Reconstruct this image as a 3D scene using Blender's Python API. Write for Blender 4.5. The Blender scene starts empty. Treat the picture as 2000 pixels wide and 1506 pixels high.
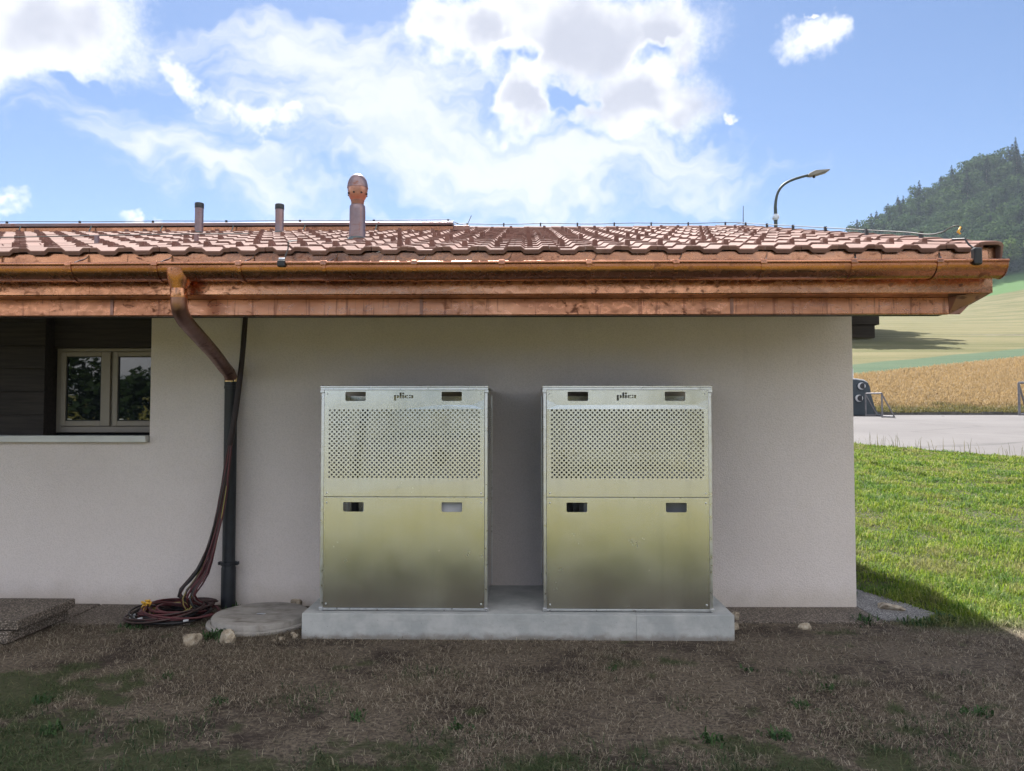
import bpy, bmesh, math, random
import numpy as np
from mathutils import Vector, Matrix, geometry
R = math.radians
random.seed(7); rng = np.random.default_rng(7)
scn = bpy.context.scene
col = scn.collection

# ------------------------------------------------------------------ camera
cd = bpy.data.cameras.new('camera'); cam = bpy.data.objects.new('camera', cd); col.objects.link(cam)
cd.sensor_width = 36; cd.lens = 27.0; cd.clip_start = 0.05; cd.clip_end = 5000
cam.location = (0, 0, 1.6); cam.rotation_euler = (R(92.2), 0, R(1.03))
scn.camera = cam

# ------------------------------------------------------------------ sun
SUN_EL = 49.0; SUN_AZ = 8.5           # degrees; azimuth to the left of +Y
sdir = Vector((-math.sin(R(SUN_AZ)) * math.cos(R(SUN_EL)), math.cos(R(SUN_AZ)) * math.cos(R(SUN_EL)), math.sin(R(SUN_EL))))
sl = bpy.data.lights.new('sun', 'SUN'); sl.energy = 2.65; sl.angle = R(0.53); sl.color = (1.0, 0.965, 0.92)
so = bpy.data.objects.new('sun', sl); col.objects.link(so)
so.rotation_euler = sdir.to_track_quat('Z', 'Y').to_euler(); so.location = (0, 0, 30)

# ------------------------------------------------------------------ node helpers
class NT:
    def __init__(s, tree): s.t = tree; s.n = tree.nodes; s.l = tree.links
    def node(s, typ, **kw):
        n = s.n.new(typ)
        for k, v in kw.items(): setattr(n, k, v)
        return n
    def put(s, sock, v):
        if isinstance(v, bpy.types.NodeSocket): s.l.new(v, sock)
        elif v is not None:
            if sock.type == 'RGBA' and not hasattr(v, '__len__'): v = (v, v, v, 1)
            if sock.type == 'RGBA' and len(v) == 3: v = (*v, 1)
            sock.default_value = v
    def m(s, op, a, b=None, c=None, clamp=False):
        n = s.node('ShaderNodeMath', operation=op); n.use_clamp = clamp
        s.put(n.inputs[0], a); s.put(n.inputs[1], b)
        if c is not None: s.put(n.inputs[2], c)
        return n.outputs[0]
    def mr(s, v, a, b, c=0.0, d=1.0, smooth=True):
        n = s.node('ShaderNodeMapRange'); n.interpolation_type = 'SMOOTHSTEP' if smooth else 'LINEAR'
        for i, x in enumerate((v, a, b, c, d)): s.put(n.inputs[i], x)
        return n.outputs[0]
    def mix(s, f, a, b, blend='MIX'):
        n = s.node('ShaderNodeMix', data_type='RGBA', blend_type=blend)
        s.put(n.inputs[0], f); s.put(n.inputs[6], a); s.put(n.inputs[7], b)
        return n.outputs[2]
    def noise(s, vec, scale, detail=4.0, rough=0.55, dist=0.0, dim='3D'):
        n = s.node('ShaderNodeTexNoise', noise_dimensions=dim)
        s.put(n.inputs['Vector'], vec); n.inputs['Scale'].default_value = scale; n.inputs['Detail'].default_value = detail
        n.inputs['Roughness'].default_value = rough; n.inputs['Distortion'].default_value = dist
        return n.outputs[0]
    def vor(s, vec, scale, feature='F1', out='Distance', rnd=1.0):
        n = s.node('ShaderNodeTexVoronoi', feature=feature)
        s.put(n.inputs['Vector'], vec); n.inputs['Scale'].default_value = scale; n.inputs['Randomness'].default_value = rnd
        return n.outputs[out]
    def mapping(s, vec, loc=(0, 0, 0), rot=(0, 0, 0), scale=(1, 1, 1), typ='POINT'):
        n = s.node('ShaderNodeMapping', vector_type=typ); s.put(n.inputs[0], vec)
        n.inputs[1].default_value = loc; n.inputs[2].default_value = rot; n.inputs[3].default_value = scale
        return n.outputs[0]
    def ramp(s, f, stops):
        n = s.node('ShaderNodeValToRGB'); s.put(n.inputs[0], f); e = n.color_ramp.elements
        while len(e) < len(stops): e.new(0.5)
        for el, (p, c) in zip(e, stops): el.position = p; el.color = (*c, 1)
        return n.outputs[0]
    def bump(s, h, strength=0.3, dist=0.01, nrm=None):
        n = s.node('ShaderNodeBump'); s.put(n.inputs['Height'], h); n.inputs['Strength'].default_value = strength
        n.inputs['Distance'].default_value = dist
        if nrm is not None: s.put(n.inputs['Normal'], nrm)
        return n.outputs[0]
    def xyz(s, v):
        n = s.node('ShaderNodeSeparateXYZ'); s.put(n.inputs[0], v); return n.outputs
    def vec(s, x, y, z=0.0):
        n = s.node('ShaderNodeCombineXYZ'); s.put(n.inputs[0], x); s.put(n.inputs[1], y); s.put(n.inputs[2], z); return n.outputs[0]

# ------------------------------------------------------------------ sky with clouds
w = bpy.data.worlds.new('World'); scn.world = w; w.use_nodes = True
t = NT(w.node_tree); t.n.clear()
sky = t.node('ShaderNodeTexSky', sky_type='NISHITA'); sky.sun_disc = False
sky.sun_elevation = R(SUN_EL); sky.sun_rotation = R(-SUN_AZ); sky.altitude = 700; sky.air_density = 1.0; sky.dust_density = 0.6; sky.ozone_density = 2.0
d = t.node('ShaderNodeTexCoord').outputs['Generated']
x, y, z = t.xyz(d)
yc = t.m('MAXIMUM', y, 0.05)
uv = t.vec(t.m('DIVIDE', x, yc), t.m('DIVIDE', z, yc))
front = t.mr(y, 0.1, 0.3)
def warp(scale, amp, detail=6.0, rough=0.62):
    n = t.node('ShaderNodeTexNoise'); t.put(n.inputs['Vector'], d); n.inputs['Scale'].default_value = scale; n.inputs['Detail'].default_value = detail; n.inputs['Roughness'].default_value = rough
    v = t.node('ShaderNodeVectorMath', operation='SUBTRACT'); t.put(v.inputs[0], n.outputs['Color']); v.inputs[1].default_value = (0.5, 0.5, 0.5)
    k = t.node('ShaderNodeVectorMath', operation='SCALE'); t.put(k.inputs[0], v.outputs[0]); k.inputs['Scale'].default_value = amp
    e = t.node('ShaderNodeVectorMath', operation='ADD'); t.put(e.inputs[0], uv); t.put(e.inputs[1], k.outputs[0])
    x_, y_, z_ = t.xyz(e.outputs[0]); return t.vec(x_, y_, 0.0)
def blobs(lst, vec):
    out = None
    for (px, py, rx, ry, rot) in lst:
        mp = t.mapping(vec, ((px - 1027) / 1500, (811 - py) / 1500, 0), (0, 0, R(rot)), (rx / 1500, ry / 1500, 1), 'TEXTURE')
        ln = t.node('ShaderNodeVectorMath', operation='LENGTH'); t.put(ln.inputs[0], mp)
        v = t.m('SUBTRACT', 1.0, ln.outputs['Value'])
        out = v if out is None else t.m('MAXIMUM', out, v)
    return out
nf = t.m('SUBTRACT', t.noise(d, 13, 5, 0.68), 0.5)
w1 = warp(6.5, 0.24, 4.0)
big = blobs([(60, 10, 240, 170, 0), (1120, 60, 310, 150, 0), (1265, 190, 135, 100, 15), (930, 50, 120, 110, 0), (1045, 185, 80, 66, 0), (1300, 60, 120, 110, 0)], w1)
hole = blobs([(1000, 105, 46, 70, -20), (1300, 85, 80, 26, 25), (1120, 185, 110, 24, -12), (150, 150, 60, 30, 10)], w1)
big = t.m('SUBTRACT', big, t.m('MULTIPLY', t.m('MAXIMUM', hole, 0.0), 0.75))
small = blobs([(1580, 78, 80, 56, 8), (345, 150, 100, 38, -40), (500, 213, 85, 40, -5), (250, 436, 56, 22, 0), (-8, 384, 45, 28, 0), (1420, 225, 24, 14, 0), (1605, 20, 16, 9, 0), (1610, 62, 52, 44, 0), (310, 118, 40, 26, -40), (465, 205, 44, 26, 0), (545, 205, 36, 22, 0)], warp(17, 0.10, 4.0, 0.68))
cum = t.m('MAXIMUM', big, t.m('MULTIPLY', t.m('SUBTRACT', small, 0.05), t.mr(small, -0.2, 0.6, 0.9, 0.55)))
# unseen sky behind: broken cumulus made denser and brighter to light shaded wall
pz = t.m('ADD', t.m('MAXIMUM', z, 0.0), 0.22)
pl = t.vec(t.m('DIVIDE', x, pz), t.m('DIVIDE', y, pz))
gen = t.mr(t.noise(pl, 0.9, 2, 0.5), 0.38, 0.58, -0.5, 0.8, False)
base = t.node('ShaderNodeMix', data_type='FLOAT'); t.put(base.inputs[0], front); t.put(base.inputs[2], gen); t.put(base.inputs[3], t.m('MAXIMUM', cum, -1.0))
dens = t.m('ADD', base.outputs[0], t.m('MULTIPLY', nf, 1.5))
al = t.mr(dens, -0.10, 0.50)
lown = t.m('SUBTRACT', t.noise(d, 5.5, 3, 0.55), 0.5)
thick = t.m('MULTIPLY', t.mr(t.m('ADD', t.m('ADD', big, -0.06), t.m('MULTIPLY', lown, 1.7)), 0.06, 0.68), front)
rim = t.node('ShaderNodeMix', data_type='RGBA'); t.put(rim.inputs[0], front); t.put(rim.inputs[6], (7.0, 7.0, 7.1)); t.put(rim.inputs[7], (4.4, 4.4, 4.5))  # clouds out of view get the brighter colour, as added fill light
ccol = t.mix(thick, rim.outputs[2], (2.3, 2.4, 2.8))
ccol = t.mix(t.m('MULTIPLY', t.mr(nf, -0.15, 0.15), 0.2), ccol, (3.3, 3.4, 3.7))
# high thin veil, stretched
wv = w1
mp = t.mapping(wv, (0, 0, 0), (0, 0, R(20)), (2.2, 7.0, 1))
veiln = t.noise(mp, 1.7, 5, 0.62)
veilb = blobs([(720, 210, 560, 190, -16), (1110, 330, 400, 150, -8), (420, 330, 420, 95, -22), (620, 120, 330, 130, -8)], wv)
va = t.m('MULTIPLY', t.mr(t.m('ADD', veilb, t.m('MULTIPLY', t.m('SUBTRACT', veiln, 0.5), 2.9)), -0.10, 0.95), front)
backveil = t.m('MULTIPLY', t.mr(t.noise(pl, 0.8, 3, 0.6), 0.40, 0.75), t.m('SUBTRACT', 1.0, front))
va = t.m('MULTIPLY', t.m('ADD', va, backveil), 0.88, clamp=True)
skyc = t.mix(1.0, sky.outputs[0], (0.365, 0.41, 0.475), 'MULTIPLY')
c1 = t.mix(va, skyc, (3.5, 3.6, 3.8))
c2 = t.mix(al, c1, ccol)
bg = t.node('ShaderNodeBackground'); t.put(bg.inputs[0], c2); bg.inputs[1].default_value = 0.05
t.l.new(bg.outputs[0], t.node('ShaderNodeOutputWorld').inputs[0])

w.cycles.sampling_method = 'MANUAL'; w.cycles.sample_map_resolution = 512
# ------------------------------------------------------------------ exposure
vs = scn.view_settings; vs.view_transform = 'Standard'; vs.look = 'None'; vs.gamma = 1; vs.use_curve_mapping = False
vs.exposure = 2.52
cy = scn.cycles; cy.max_bounces = 7; cy.diffuse_bounces = 3; cy.glossy_bounces = 4; cy.transmission_bounces = 3; cy.transparent_max_bounces = 4; cy.caustics_reflective = False; cy.caustics_refractive = False

# ------------------------------------------------------------------ materials
M = {}
def mat(name, fn, **kw):
    m = bpy.data.materials.new(name); m.use_nodes = True
    t = NT(m.node_tree); t.n.clear()
    b = t.node('ShaderNodeBsdfPrincipled'); o = t.node('ShaderNodeOutputMaterial'); t.l.new(b.outputs[0], o.inputs[0])
    g = t.node('ShaderNodeNewGeometry'); pos = g.outputs['Position']
    def S(**k):
        for n, v in k.items():
            n = n.replace('_', ' ')
            t.put(b.inputs[{'Color': 'Base Color', 'Rough': 'Roughness', 'Metal': 'Metallic', 'Spec': 'Specular IOR Level'}.get(n, n)], v)
    fn(t, S, pos, g, b, o)
    M[name] = m
    return m
def simple(name, c, rough=0.6, metal=0.0, var=0.15, scale=8.0, spec=0.5, bump=0.0, bscale=60):
    def f(t, S, pos, g, b, o):
        n = t.noise(pos, scale, 5)
        S(Color=t.mix(t.mr(n, 0.3, 0.7), tuple(v * (1 - var) for v in c), tuple(min(1, v * (1 + var)) for v in c)), Rough=t.mr(n, 0.2, 0.8, rough - 0.08, min(1, rough + 0.08)), Metal=metal, Spec=spec)
        if bump: S(Normal=t.bump(t.noise(pos, bscale, 4), bump, 0.01))
    return mat(name, f)

def f_stucco(t, S, pos, g, b, o):
    n1 = t.noise(pos, 260, 3, 0.6); n2 = t.noise(pos, 90, 4, 0.6); big = t.noise(pos, 1.3, 5, 0.6)
    x, y, z = t.xyz(pos)
    splash = t.m('MULTIPLY', t.mr(t.m('ADD', z, t.m('MULTIPLY', t.noise(pos, 6, 5), 0.25)), 0.12, 0.36, 1.0, 0.0), 0.45)
    c = t.mix(t.mr(big, 0.3, 0.7), (0.79, 0.705, 0.675), (0.84, 0.755, 0.725))
    c = t.mix(splash, c, (0.52, 0.44, 0.35))
    c = t.mix(t.m('MULTIPLY', t.mr(n2, 0.3, 0.6, 1, 0), 0.22), c, (0.46, 0.41, 0.365))
    run = t.m('MULTIPLY', t.mr(t.noise(t.mapping(pos, scale=(9, 9, 0.35)), 1.0, 4, 0.6), 0.55, 0.75), t.mr(z, 1.2, 2.6))
    c = t.mix(t.m('MULTIPLY', run, 0.14), c, (0.45, 0.41, 0.37))
    S(Color=c, Rough=0.92, Spec=0.2, Normal=t.bump(t.m('ADD', n1, t.m('MULTIPLY', n2, 1.6)), 0.8, 0.005))
mat('stucco', f_stucco)

def copper(name, c0, c1, dark, rough, streak=0.0, blotch=0.5, wob=0.12):
    def f(t, S, pos, g, b, o):
        big = t.noise(pos, 1.7, 4, 0.55)
        blv = t.noise(t.mapping(pos, scale=(1, 1, 1.6)), 16, 5, 0.62, 0.8)
        bl = t.m('MULTIPLY', t.mr(blv, 0.56, 0.64), t.mr(t.noise(pos, 2.6, 3), 0.42, 0.62))
        c = t.mix(t.mr(big, 0.35, 0.65), c0, c1)
        c = t.mix(t.m('MULTIPLY', bl, blotch), c, dark)
        film = t.mr(t.noise(t.mapping(pos, scale=(0.7, 1, 2.5)), 3.5, 4, 0.6, 0.5), 0.5, 0.72)
        c = t.mix(t.m('MULTIPLY', film, blotch * 0.5), c, tuple(0.55 * a + 0.45 * b_ for a, b_ in zip(c1, dark)))
        lg = t.mr(t.noise(t.mapping(pos, scale=(0.75, 1, 3.0)), 1.3, 4, 0.62, 0.6), 0.46, 0.66)
        c = t.mix(t.m('MULTIPLY', lg, blotch * 0.72), c, tuple(0.35 * a + 0.65 * b_ for a, b_ in zip(c1, dark)))
        if streak:
            sv = t.noise(t.mapping(pos, scale=(38, 38, 0.6)), 1.0, 3, 0.7)
            sv2 = t.noise(t.mapping(pos, scale=(95, 95, 3)), 1.0, 2, 0.6)
            st = t.m('MULTIPLY', t.m('MAXIMUM', t.mr(sv, 0.56, 0.66), t.mr(sv2, 0.66, 0.74)), streak)
            c = t.mix(st, c, dark)
        r = t.m('ADD', t.mr(blv, 0.3, 0.7, rough, rough + 0.16), t.m('MULTIPLY', bl, 0.2))
        w_ = t.noise(t.mapping(pos, scale=(1, 1, 2)), 3.0, 2)
        S(Color=c, Metal=1.0, Rough=r, Normal=t.bump(w_, wob, 0.03))
    return mat(name, f)
copper('copper_sheet', (0.66, 0.325, 0.185), (0.52, 0.24, 0.13), (0.13, 0.052, 0.04), 0.18, 0.0, 0.95)
copper('copper_streaked', (0.68, 0.325, 0.185), (0.50, 0.22, 0.12), (0.15, 0.058, 0.04), 0.24, 0.6, 0.75)
copper('copper_gutter', (0.58, 0.27, 0.165), (0.46, 0.205, 0.125), (0.13, 0.055, 0.045), 0.17, 0.0, 0.6, 0.05)
copper('copper_tarnished', (0.38, 0.21, 0.165), (0.28, 0.155, 0.125), (0.11, 0.065, 0.06), 0.34, 0.0, 0.7, 0.1)
copper('copper_vent', (0.30, 0.22, 0.22), (0.22, 0.18, 0.20), (0.36, 0.17, 0.12), 0.42, 0.25, 0.7, 0.1)
copper('copper_bright', (0.52, 0.27, 0.19), (0.42, 0.22, 0.17), (0.25, 0.13, 0.10), 0.30, 0.0, 0.7, 0.1)
simple('brass_collar', (0.75, 0.55, 0.26), 0.25, 1.0, 0.15)

def f_tile(t, S, pos, g, b, o):
    oi = t.node('ShaderNodeObjectInfo').outputs['Random']
    isl = g.outputs['Random Per Island']
    r = t.m('FRACT', t.m('ADD', oi, isl))
    n = t.noise(pos, 35, 5, 0.65)
    c = t.mix(r, (0.165, 0.086, 0.068), (0.235, 0.128, 0.103))
    c = t.mix(t.m('MULTIPLY', t.mr(n, 0.45, 0.7), 0.35), c, (0.20, 0.125, 0.11))
    c = t.mix(t.m('MULTIPLY', t.mr(t.noise(pos, 7, 4), 0.55, 0.75), 0.3), c, (0.30, 0.22, 0.175))
    S(Color=c, Rough=0.8, Spec=0.15, Normal=t.bump(n, 0.15, 0.003))
mat('roof_tile', f_tile)

def f_galv(t, S, pos, g, b, o):
    sp = t.vor(pos, 55, 'F1', 'Color'); spx = t.xyz(sp)[0]
    n = t.noise(pos, 3, 5, 0.6); br = t.noise(t.mapping(pos, scale=(220, 220, 2.5)), 1, 3, 0.6)
    sm = t.m('MULTIPLY', t.mr(t.noise(pos, 11, 5, 0.65, 0.6), 0.62, 0.72), t.mr(t.noise(pos, 2.2, 3), 0.48, 0.62))
    c = t.mix(t.mr(n, 0.3, 0.7), (0.70, 0.70, 0.68), (0.77, 0.77, 0.74))
    c = t.mix(t.m('MULTIPLY', spx, 0.04), c, (0.55, 0.56, 0.57))
    c = t.mix(t.m('MULTIPLY', sm, 0.3), c, (0.42, 0.43, 0.42))
    c = t.mix(t.m('MULTIPLY', t.mr(t.noise(t.mapping(pos, scale=(14, 14, 0.8)), 1.0, 4, 0.65), 0.5, 0.75), 0.22), c, (0.50, 0.50, 0.49))
    rr = t.m('ADD', t.mr(n, 0.3, 0.7, 0.22, 0.27), t.m('MULTIPLY', t.m('ADD', sm, t.m('MULTIPLY', spx, 0.06)), 0.05))
    S(Color=c, Metal=1.0, Rough=rr, Normal=t.bump(t.m('ADD', t.m('MULTIPLY', t.noise(pos, 1.5, 2), 5.0), t.m('MULTIPLY', br, 0.05)), 0.12, 0.01))
    b.inputs['Anisotropic'].default_value = 0.0
mat('galvanised', f_galv)
simple('aluminium', (0.74, 0.75, 0.78), 0.32, 1.0, 0.06, 20)
simple('zinc', (0.55, 0.56, 0.58), 0.35, 1.0, 0.15, 20)
simple('unit_grey', (0.42, 0.42, 0.45), 0.55, 0.0, 0.08)
simple('unit_dark', (0.03, 0.03, 0.032), 0.5)
simple('steel_frame', (0.16, 0.15, 0.16), 0.5, 0.3, 0.2)

def f_conc(t, S, pos, g, b, o):
    n = t.noise(pos, 5, 6, 0.65); f = t.noise(pos, 120, 3); p = t.vor(pos, 38)
    x, y, z = t.xyz(pos)
    c = t.mix(t.mr(n, 0.3, 0.7), (0.36, 0.37, 0.37), (0.50, 0.50, 0.49))
    c = t.mix(t.m('MULTIPLY', t.mr(p, 0.03, 0.10, 1, 0), t.mr(t.noise(pos, 9, 3), 0.5, 0.6)), c, (0.16, 0.16, 0.16))
    c = t.mix(t.m('MULTIPLY', t.mr(t.noise(t.mapping(pos, scale=(3, 3, 14)), 2, 5), 0.5, 0.75), 0.35), c, (0.30, 0.29, 0.28))
    c = t.mix(t.m('MULTIPLY', t.mr(t.m('ADD', z, t.m('MULTIPLY', t.noise(pos, 14, 5), 0.09)), 0.05, 0.10, 1, 0), 0.6), c, (0.15, 0.115, 0.085))
    c = t.mix(t.m('MULTIPLY', t.mr(t.vor(pos, 21), 0.02, 0.07, 1, 0), 0.8), c, (0.10, 0.10, 0.10))
    S(Color=c, Rough=0.85, Spec=0.25, Normal=t.bump(t.m('ADD', f, t.m('MULTIPLY', n, 2)), 0.35, 0.004))
mat('concrete', f_conc)

def aggregate(name, base, dark, k=0.5):
    def f(t, S, pos, g, b, o):
        v = t.vor(pos, 85); vc = t.xyz(t.vor(pos, 85, 'F1', 'Color'))[0]; n = t.noise(pos, 4, 5)
        c = t.mix(vc, tuple(a * 0.6 for a in base), tuple(min(1, a * 1.5) for a in base))
        c = t.mix(t.mr(v, 0.35, 0.6), c, dark)
        c = t.mix(t.m('MULTIPLY', t.mr(n, 0.45, 0.7), k), c, dark)
        S(Color=c, Rough=0.9, Spec=0.2, Normal=t.bump(t.m('MULTIPLY', v, -1), 0.8, 0.006))
    return mat(name, f)
aggregate('aggregate', (0.23, 0.19, 0.16), (0.09, 0.075, 0.062))
aggregate('aggregate_grey', (0.30, 0.28, 0.27), (0.12, 0.115, 0.11), 0.6)
def f_cover(t, S, pos, g, b, o):
    n = t.noise(pos, 6, 6, 0.65); st = t.noise(t.mapping(pos, scale=(2, 5, 1)), 2.2, 5, 0.6, 0.5)
    c = t.mix(t.mr(n, 0.3, 0.7), (0.27, 0.25, 0.23), (0.38, 0.35, 0.32))
    c = t.mix(t.m('MULTIPLY', t.mr(st, 0.48, 0.7), 0.7), c, (0.13, 0.105, 0.085))
    S(Color=c, Rough=0.9, Spec=0.2, Normal=t.bump(t.noise(pos, 70, 4), 0.4, 0.005))
mat('cover_concrete', f_cover)
def f_stone(t, S, pos, g, b, o):
    n = t.noise(pos, 22, 6, 0.7)
    c = t.ramp(n, [(0.32, (0.12, 0.09, 0.065)), (0.48, (0.33, 0.27, 0.20)), (0.68, (0.50, 0.44, 0.36))])
    S(Color=c, Rough=0.9, Spec=0.2, Normal=t.bump(n, 0.7, 0.012))
mat('limestone', f_stone)
def f_wood(t, S, pos, g, b, o):
    n = t.noise(t.mapping(pos, scale=(2, 30, 30)), 1.5, 5, 0.6)
    S(Color=t.mix(t.mr(n, 0.3, 0.7), (0.020, 0.016, 0.016), (0.042, 0.033, 0.030)), Rough=0.7, Spec=0.3, Normal=t.bump(n, 0.3, 0.004))
mat('dark_wood', f_wood)
simple('window_frame', (0.27, 0.235, 0.20), 0.5, 0.1, 0.06)
simple('gasket', (0.02, 0.02, 0.02), 0.6)
simple('window_sill', (0.62, 0.62, 0.60), 0.45, 0.0, 0.06)
simple('sticker', (0.7, 0.7, 0.7), 0.5)
def f_glass(t, S, pos, g, b, o):
    S(Color=(0.008, 0.010, 0.014), Rough=0.015, Normal=t.bump(t.noise(pos, 2.0, 2), 0.03, 0.02)); b.inputs['IOR'].default_value = 1.75
mat('window_glass', f_glass)
simple('interior', (0.03, 0.03, 0.035), 0.9)
simple('black_pipe', (0.016, 0.018, 0.024), 0.5, 0.0, 0.25, 14)
simple('black_plastic', (0.012, 0.012, 0.014), 0.45)
simple('sleeve', (0.028, 0.016, 0.016), 0.6, 0.0, 0.3, 30)
simple('cable_red', (0.085, 0.018, 0.022), 0.5, 0.0, 0.3, 5)
simple('cable_brown', (0.045, 0.022, 0.02), 0.5, 0.0, 0.3, 5)
simple('cable_black', (0.014, 0.012, 0.014), 0.5, 0.0, 0.3, 5)
simple('cable_yellow', (0.34, 0.27, 0.08), 0.5, 0.0, 0.2, 5)
simple('tape_yellow', (0.75, 0.42, 0.05), 0.5)
simple('white_plastic', (0.55, 0.55, 0.57), 0.4, 0.0, 0.04)
simple('print_blue', (0.18, 0.20, 0.50), 0.5)
simple('container_green', (0.020, 0.032, 0.045), 0.4, 0.0, 0.15)
simple('lamp_pole', (0.045, 0.06, 0.058), 0.6, 0.0, 0.15)
simple('lamp_head', (0.22, 0.20, 0.17), 0.4, 0.2, 0.06)
simple('lamp_lens', (0.20, 0.19, 0.17), 0.3)
simple('flashing', (0.10, 0.13, 0.13), 0.5, 0.4, 0.2)
simple('wire', (0.06, 0.055, 0.05), 0.7, 0.0, 0.1)
simple('clip_dark', (0.03, 0.03, 0.035), 0.5)
simple('kerb_stone', (0.085, 0.078, 0.072), 0.85, 0.0, 0.3, 4, 0.3, 0.5, 30)
def f_asph(t, S, pos, g, b, o):
    n = t.noise(pos, 0.35, 5, 0.6); st = t.noise(t.mapping(pos, scale=(0.12, 1.6, 1)), 0.7, 5, 0.6); v = t.noise(pos, 60, 3)
    c = t.mix(t.mr(n, 0.3, 0.7), (0.118, 0.109, 0.107), (0.145, 0.135, 0.132))
    c = t.mix(t.m('MULTIPLY', t.mr(st, 0.45, 0.75), 0.35), c, (0.12, 0.11, 0.107))
    c = t.mix(t.m('MULTIPLY', t.mr(v, 0.35, 0.6, 1, 0), 0.3), c, (0.09, 0.085, 0.083))
    cr = t.vor(t.mapping(pos, scale=(0.16, 0.42, 1)), 1.0, 'DISTANCE_TO_EDGE')
    c = t.mix(t.m('MULTIPLY', t.mr(t.m('ADD', cr, t.m('MULTIPLY', t.noise(pos, 3, 3), 0.03)), 0.018, 0.028, 1, 0), 0.5), c, (0.05, 0.047, 0.045))
    S(Color=c, Rough=0.9, Spec=0.2)
mat('asphalt', f_asph)
simple('gravel', (0.17, 0.172, 0.175), 0.95, 0.0, 0.25, 3, 0.1)

LAWN = dict(dry=((0.165, 0.115, 0.068), (0.30, 0.225, 0.13)), soil=(0.055, 0.036, 0.028))
def green_mask(t, pos):
    """where the tired lawn still holds green patches, and where the lush lawn begins"""
    x, y, z = t.xyz(pos)
    n = t.noise(pos, 1.1, 4, 0.6); n2 = t.noise(t.mapping(pos, loc=(7, 3, 0)), 4.2, 3, 0.6)
    near = t.mr(t.m('ADD', y, t.m('MULTIPLY', n, 1.2)), 3.7, 4.9, 0.16, 0.0)
    left = t.mr(x, -3.0, -1.6, 0.16, 0.0)
    p = t.m('ADD', t.m('ADD', t.m('ADD', t.m('MULTIPLY', n, 0.55), t.m('MULTIPLY', n2, 0.45)), near), t.m('MULTIPLY', left, t.mr(y, 4.4, 5.2, 1, 0)))
    patch = t.mr(p, 0.56, 0.63)
    e = t.m('ADD', t.m('ADD', x, t.m('MULTIPLY', t.m('SUBTRACT', y, 6.0), 0.75)), t.m('MULTIPLY', n2, 0.5))
    lush = t.mr(e, 2.95, 3.5)
    lush = t.m('MULTIPLY', lush, t.mr(t.m('ADD', y, t.m('MULTIPLY', n, 0.6)), 5.9, 6.5))
    return t.m('MAXIMUM', patch, lush), lush
def f_ground(t, S, pos, g, b, o):
    x, y, z = t.xyz(pos)
    n = t.noise(pos, 1.6, 5, 0.6); f = t.noise(pos, 45, 5, 0.7); f2 = t.noise(t.mapping(pos, scale=(1, 2.2, 1)), 11, 5, 0.7)
    gm, lush = green_mask(t, pos)
    dry = t.mix(t.mr(f, 0.35, 0.65), (0.070, 0.055, 0.046), (0.22, 0.178, 0.132))
    dry = t.mix(t.m('MULTIPLY', t.mr(t.m('ADD', t.m('MULTIPLY', n, 0.6), t.m('MULTIPLY', f2, 0.4)), 0.47, 0.60), 0.9), dry, (0.048, 0.036, 0.031))
    grn = t.mix(f, (0.035, 0.045, 0.022), (0.085, 0.095, 0.042))
    c = t.mix(t.m('MULTIPLY', gm, 0.8), dry, grn)
    # lawn behind and beyond: dry green
    behind = t.mr(y, 2.2, 0.5)
    c = t.mix(behind, c, t.mix(t.mr(t.noise(pos, 0.35, 5, 0.6), 0.35, 0.65), (0.145, 0.138, 0.024), (0.17, 0.148, 0.034)))
    # fields on the slope
    bn = t.m('MULTIPLY', t.m('SUBTRACT', t.noise(pos, 0.12, 4), 0.5), 2.5)
    q = t.m('ADD', t.m('SUBTRACT', y, t.m('MULTIPLY', x, 0.74)), bn)
    strip = t.noise(t.mapping(pos, rot=(0, 0, R(-36)), scale=(0.02, 0.55, 1)), 1.0, 4, 0.6)
    fn = t.noise(pos, 0.5, 6, 0.7)
    verge = t.mix(fn, (0.075, 0.08, 0.022), (0.13, 0.11, 0.042))
    wheat = t.mix(t.m('ADD', t.m('MULTIPLY', fn, 0.6), t.m('MULTIPLY', strip, 0.4)), (0.20, 0.13, 0.055), (0.28, 0.19, 0.085))
    crop = t.mix(strip, (0.040, 0.075, 0.042), (0.085, 0.115, 0.065))
    mow = t.noise(t.mapping(pos, rot=(0, 0, R(-14)), scale=(0.006, 0.13, 1)), 1.0, 4, 0.65)
    mead = t.mix(t.mr(t.m('ADD', t.m('MULTIPLY', mow, 0.55), t.m('MULTIPLY', t.noise(t.mapping(pos, scale=(0.35, 1, 1)), 0.22, 5, 0.7), 0.45)), 0.38, 0.62), (0.088, 0.088, 0.034), (0.15, 0.132, 0.066))
    rough_ = t.m('MULTIPLY', t.mr(t.noise(t.mapping(pos, scale=(0.25, 1, 1)), 0.06, 4), 0.47, 0.6), t.m('MULTIPLY', t.mr(y, 96, 103), t.mr(y, 118, 126, 1, 0)))
    mead = t.mix(rough_, mead, t.mix(t.mr(fn, 0.45, 0.6), (0.085, 0.068, 0.048), (0.17, 0.155, 0.135)))
    topf = t.mix(fn, (0.05, 0.105, 0.03), (0.07, 0.13, 0.04))
    far = t.mix(t.mr(q, 38.3, 38.7), wheat, crop)
    far = t.mix(t.mr(q, 44.6, 45.6), far, mead)
    far = t.mix(t.mr(t.m('ADD', y, bn), 264, 267), far, topf)
    far = t.mix(t.mr(t.m('ADD', y, t.m('MULTIPLY', bn, 0.5)), 38.6, 41.0), verge, far)
    c = t.mix(t.mr(y, 36.2, 36.6), c, far)
    S(Color=c, Rough=0.95, Spec=0.1, Normal=t.bump(t.m('ADD', f, t.m('MULTIPLY', f2, 2)), 0.7, 0.03))
mat('ground', f_ground)

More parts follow.
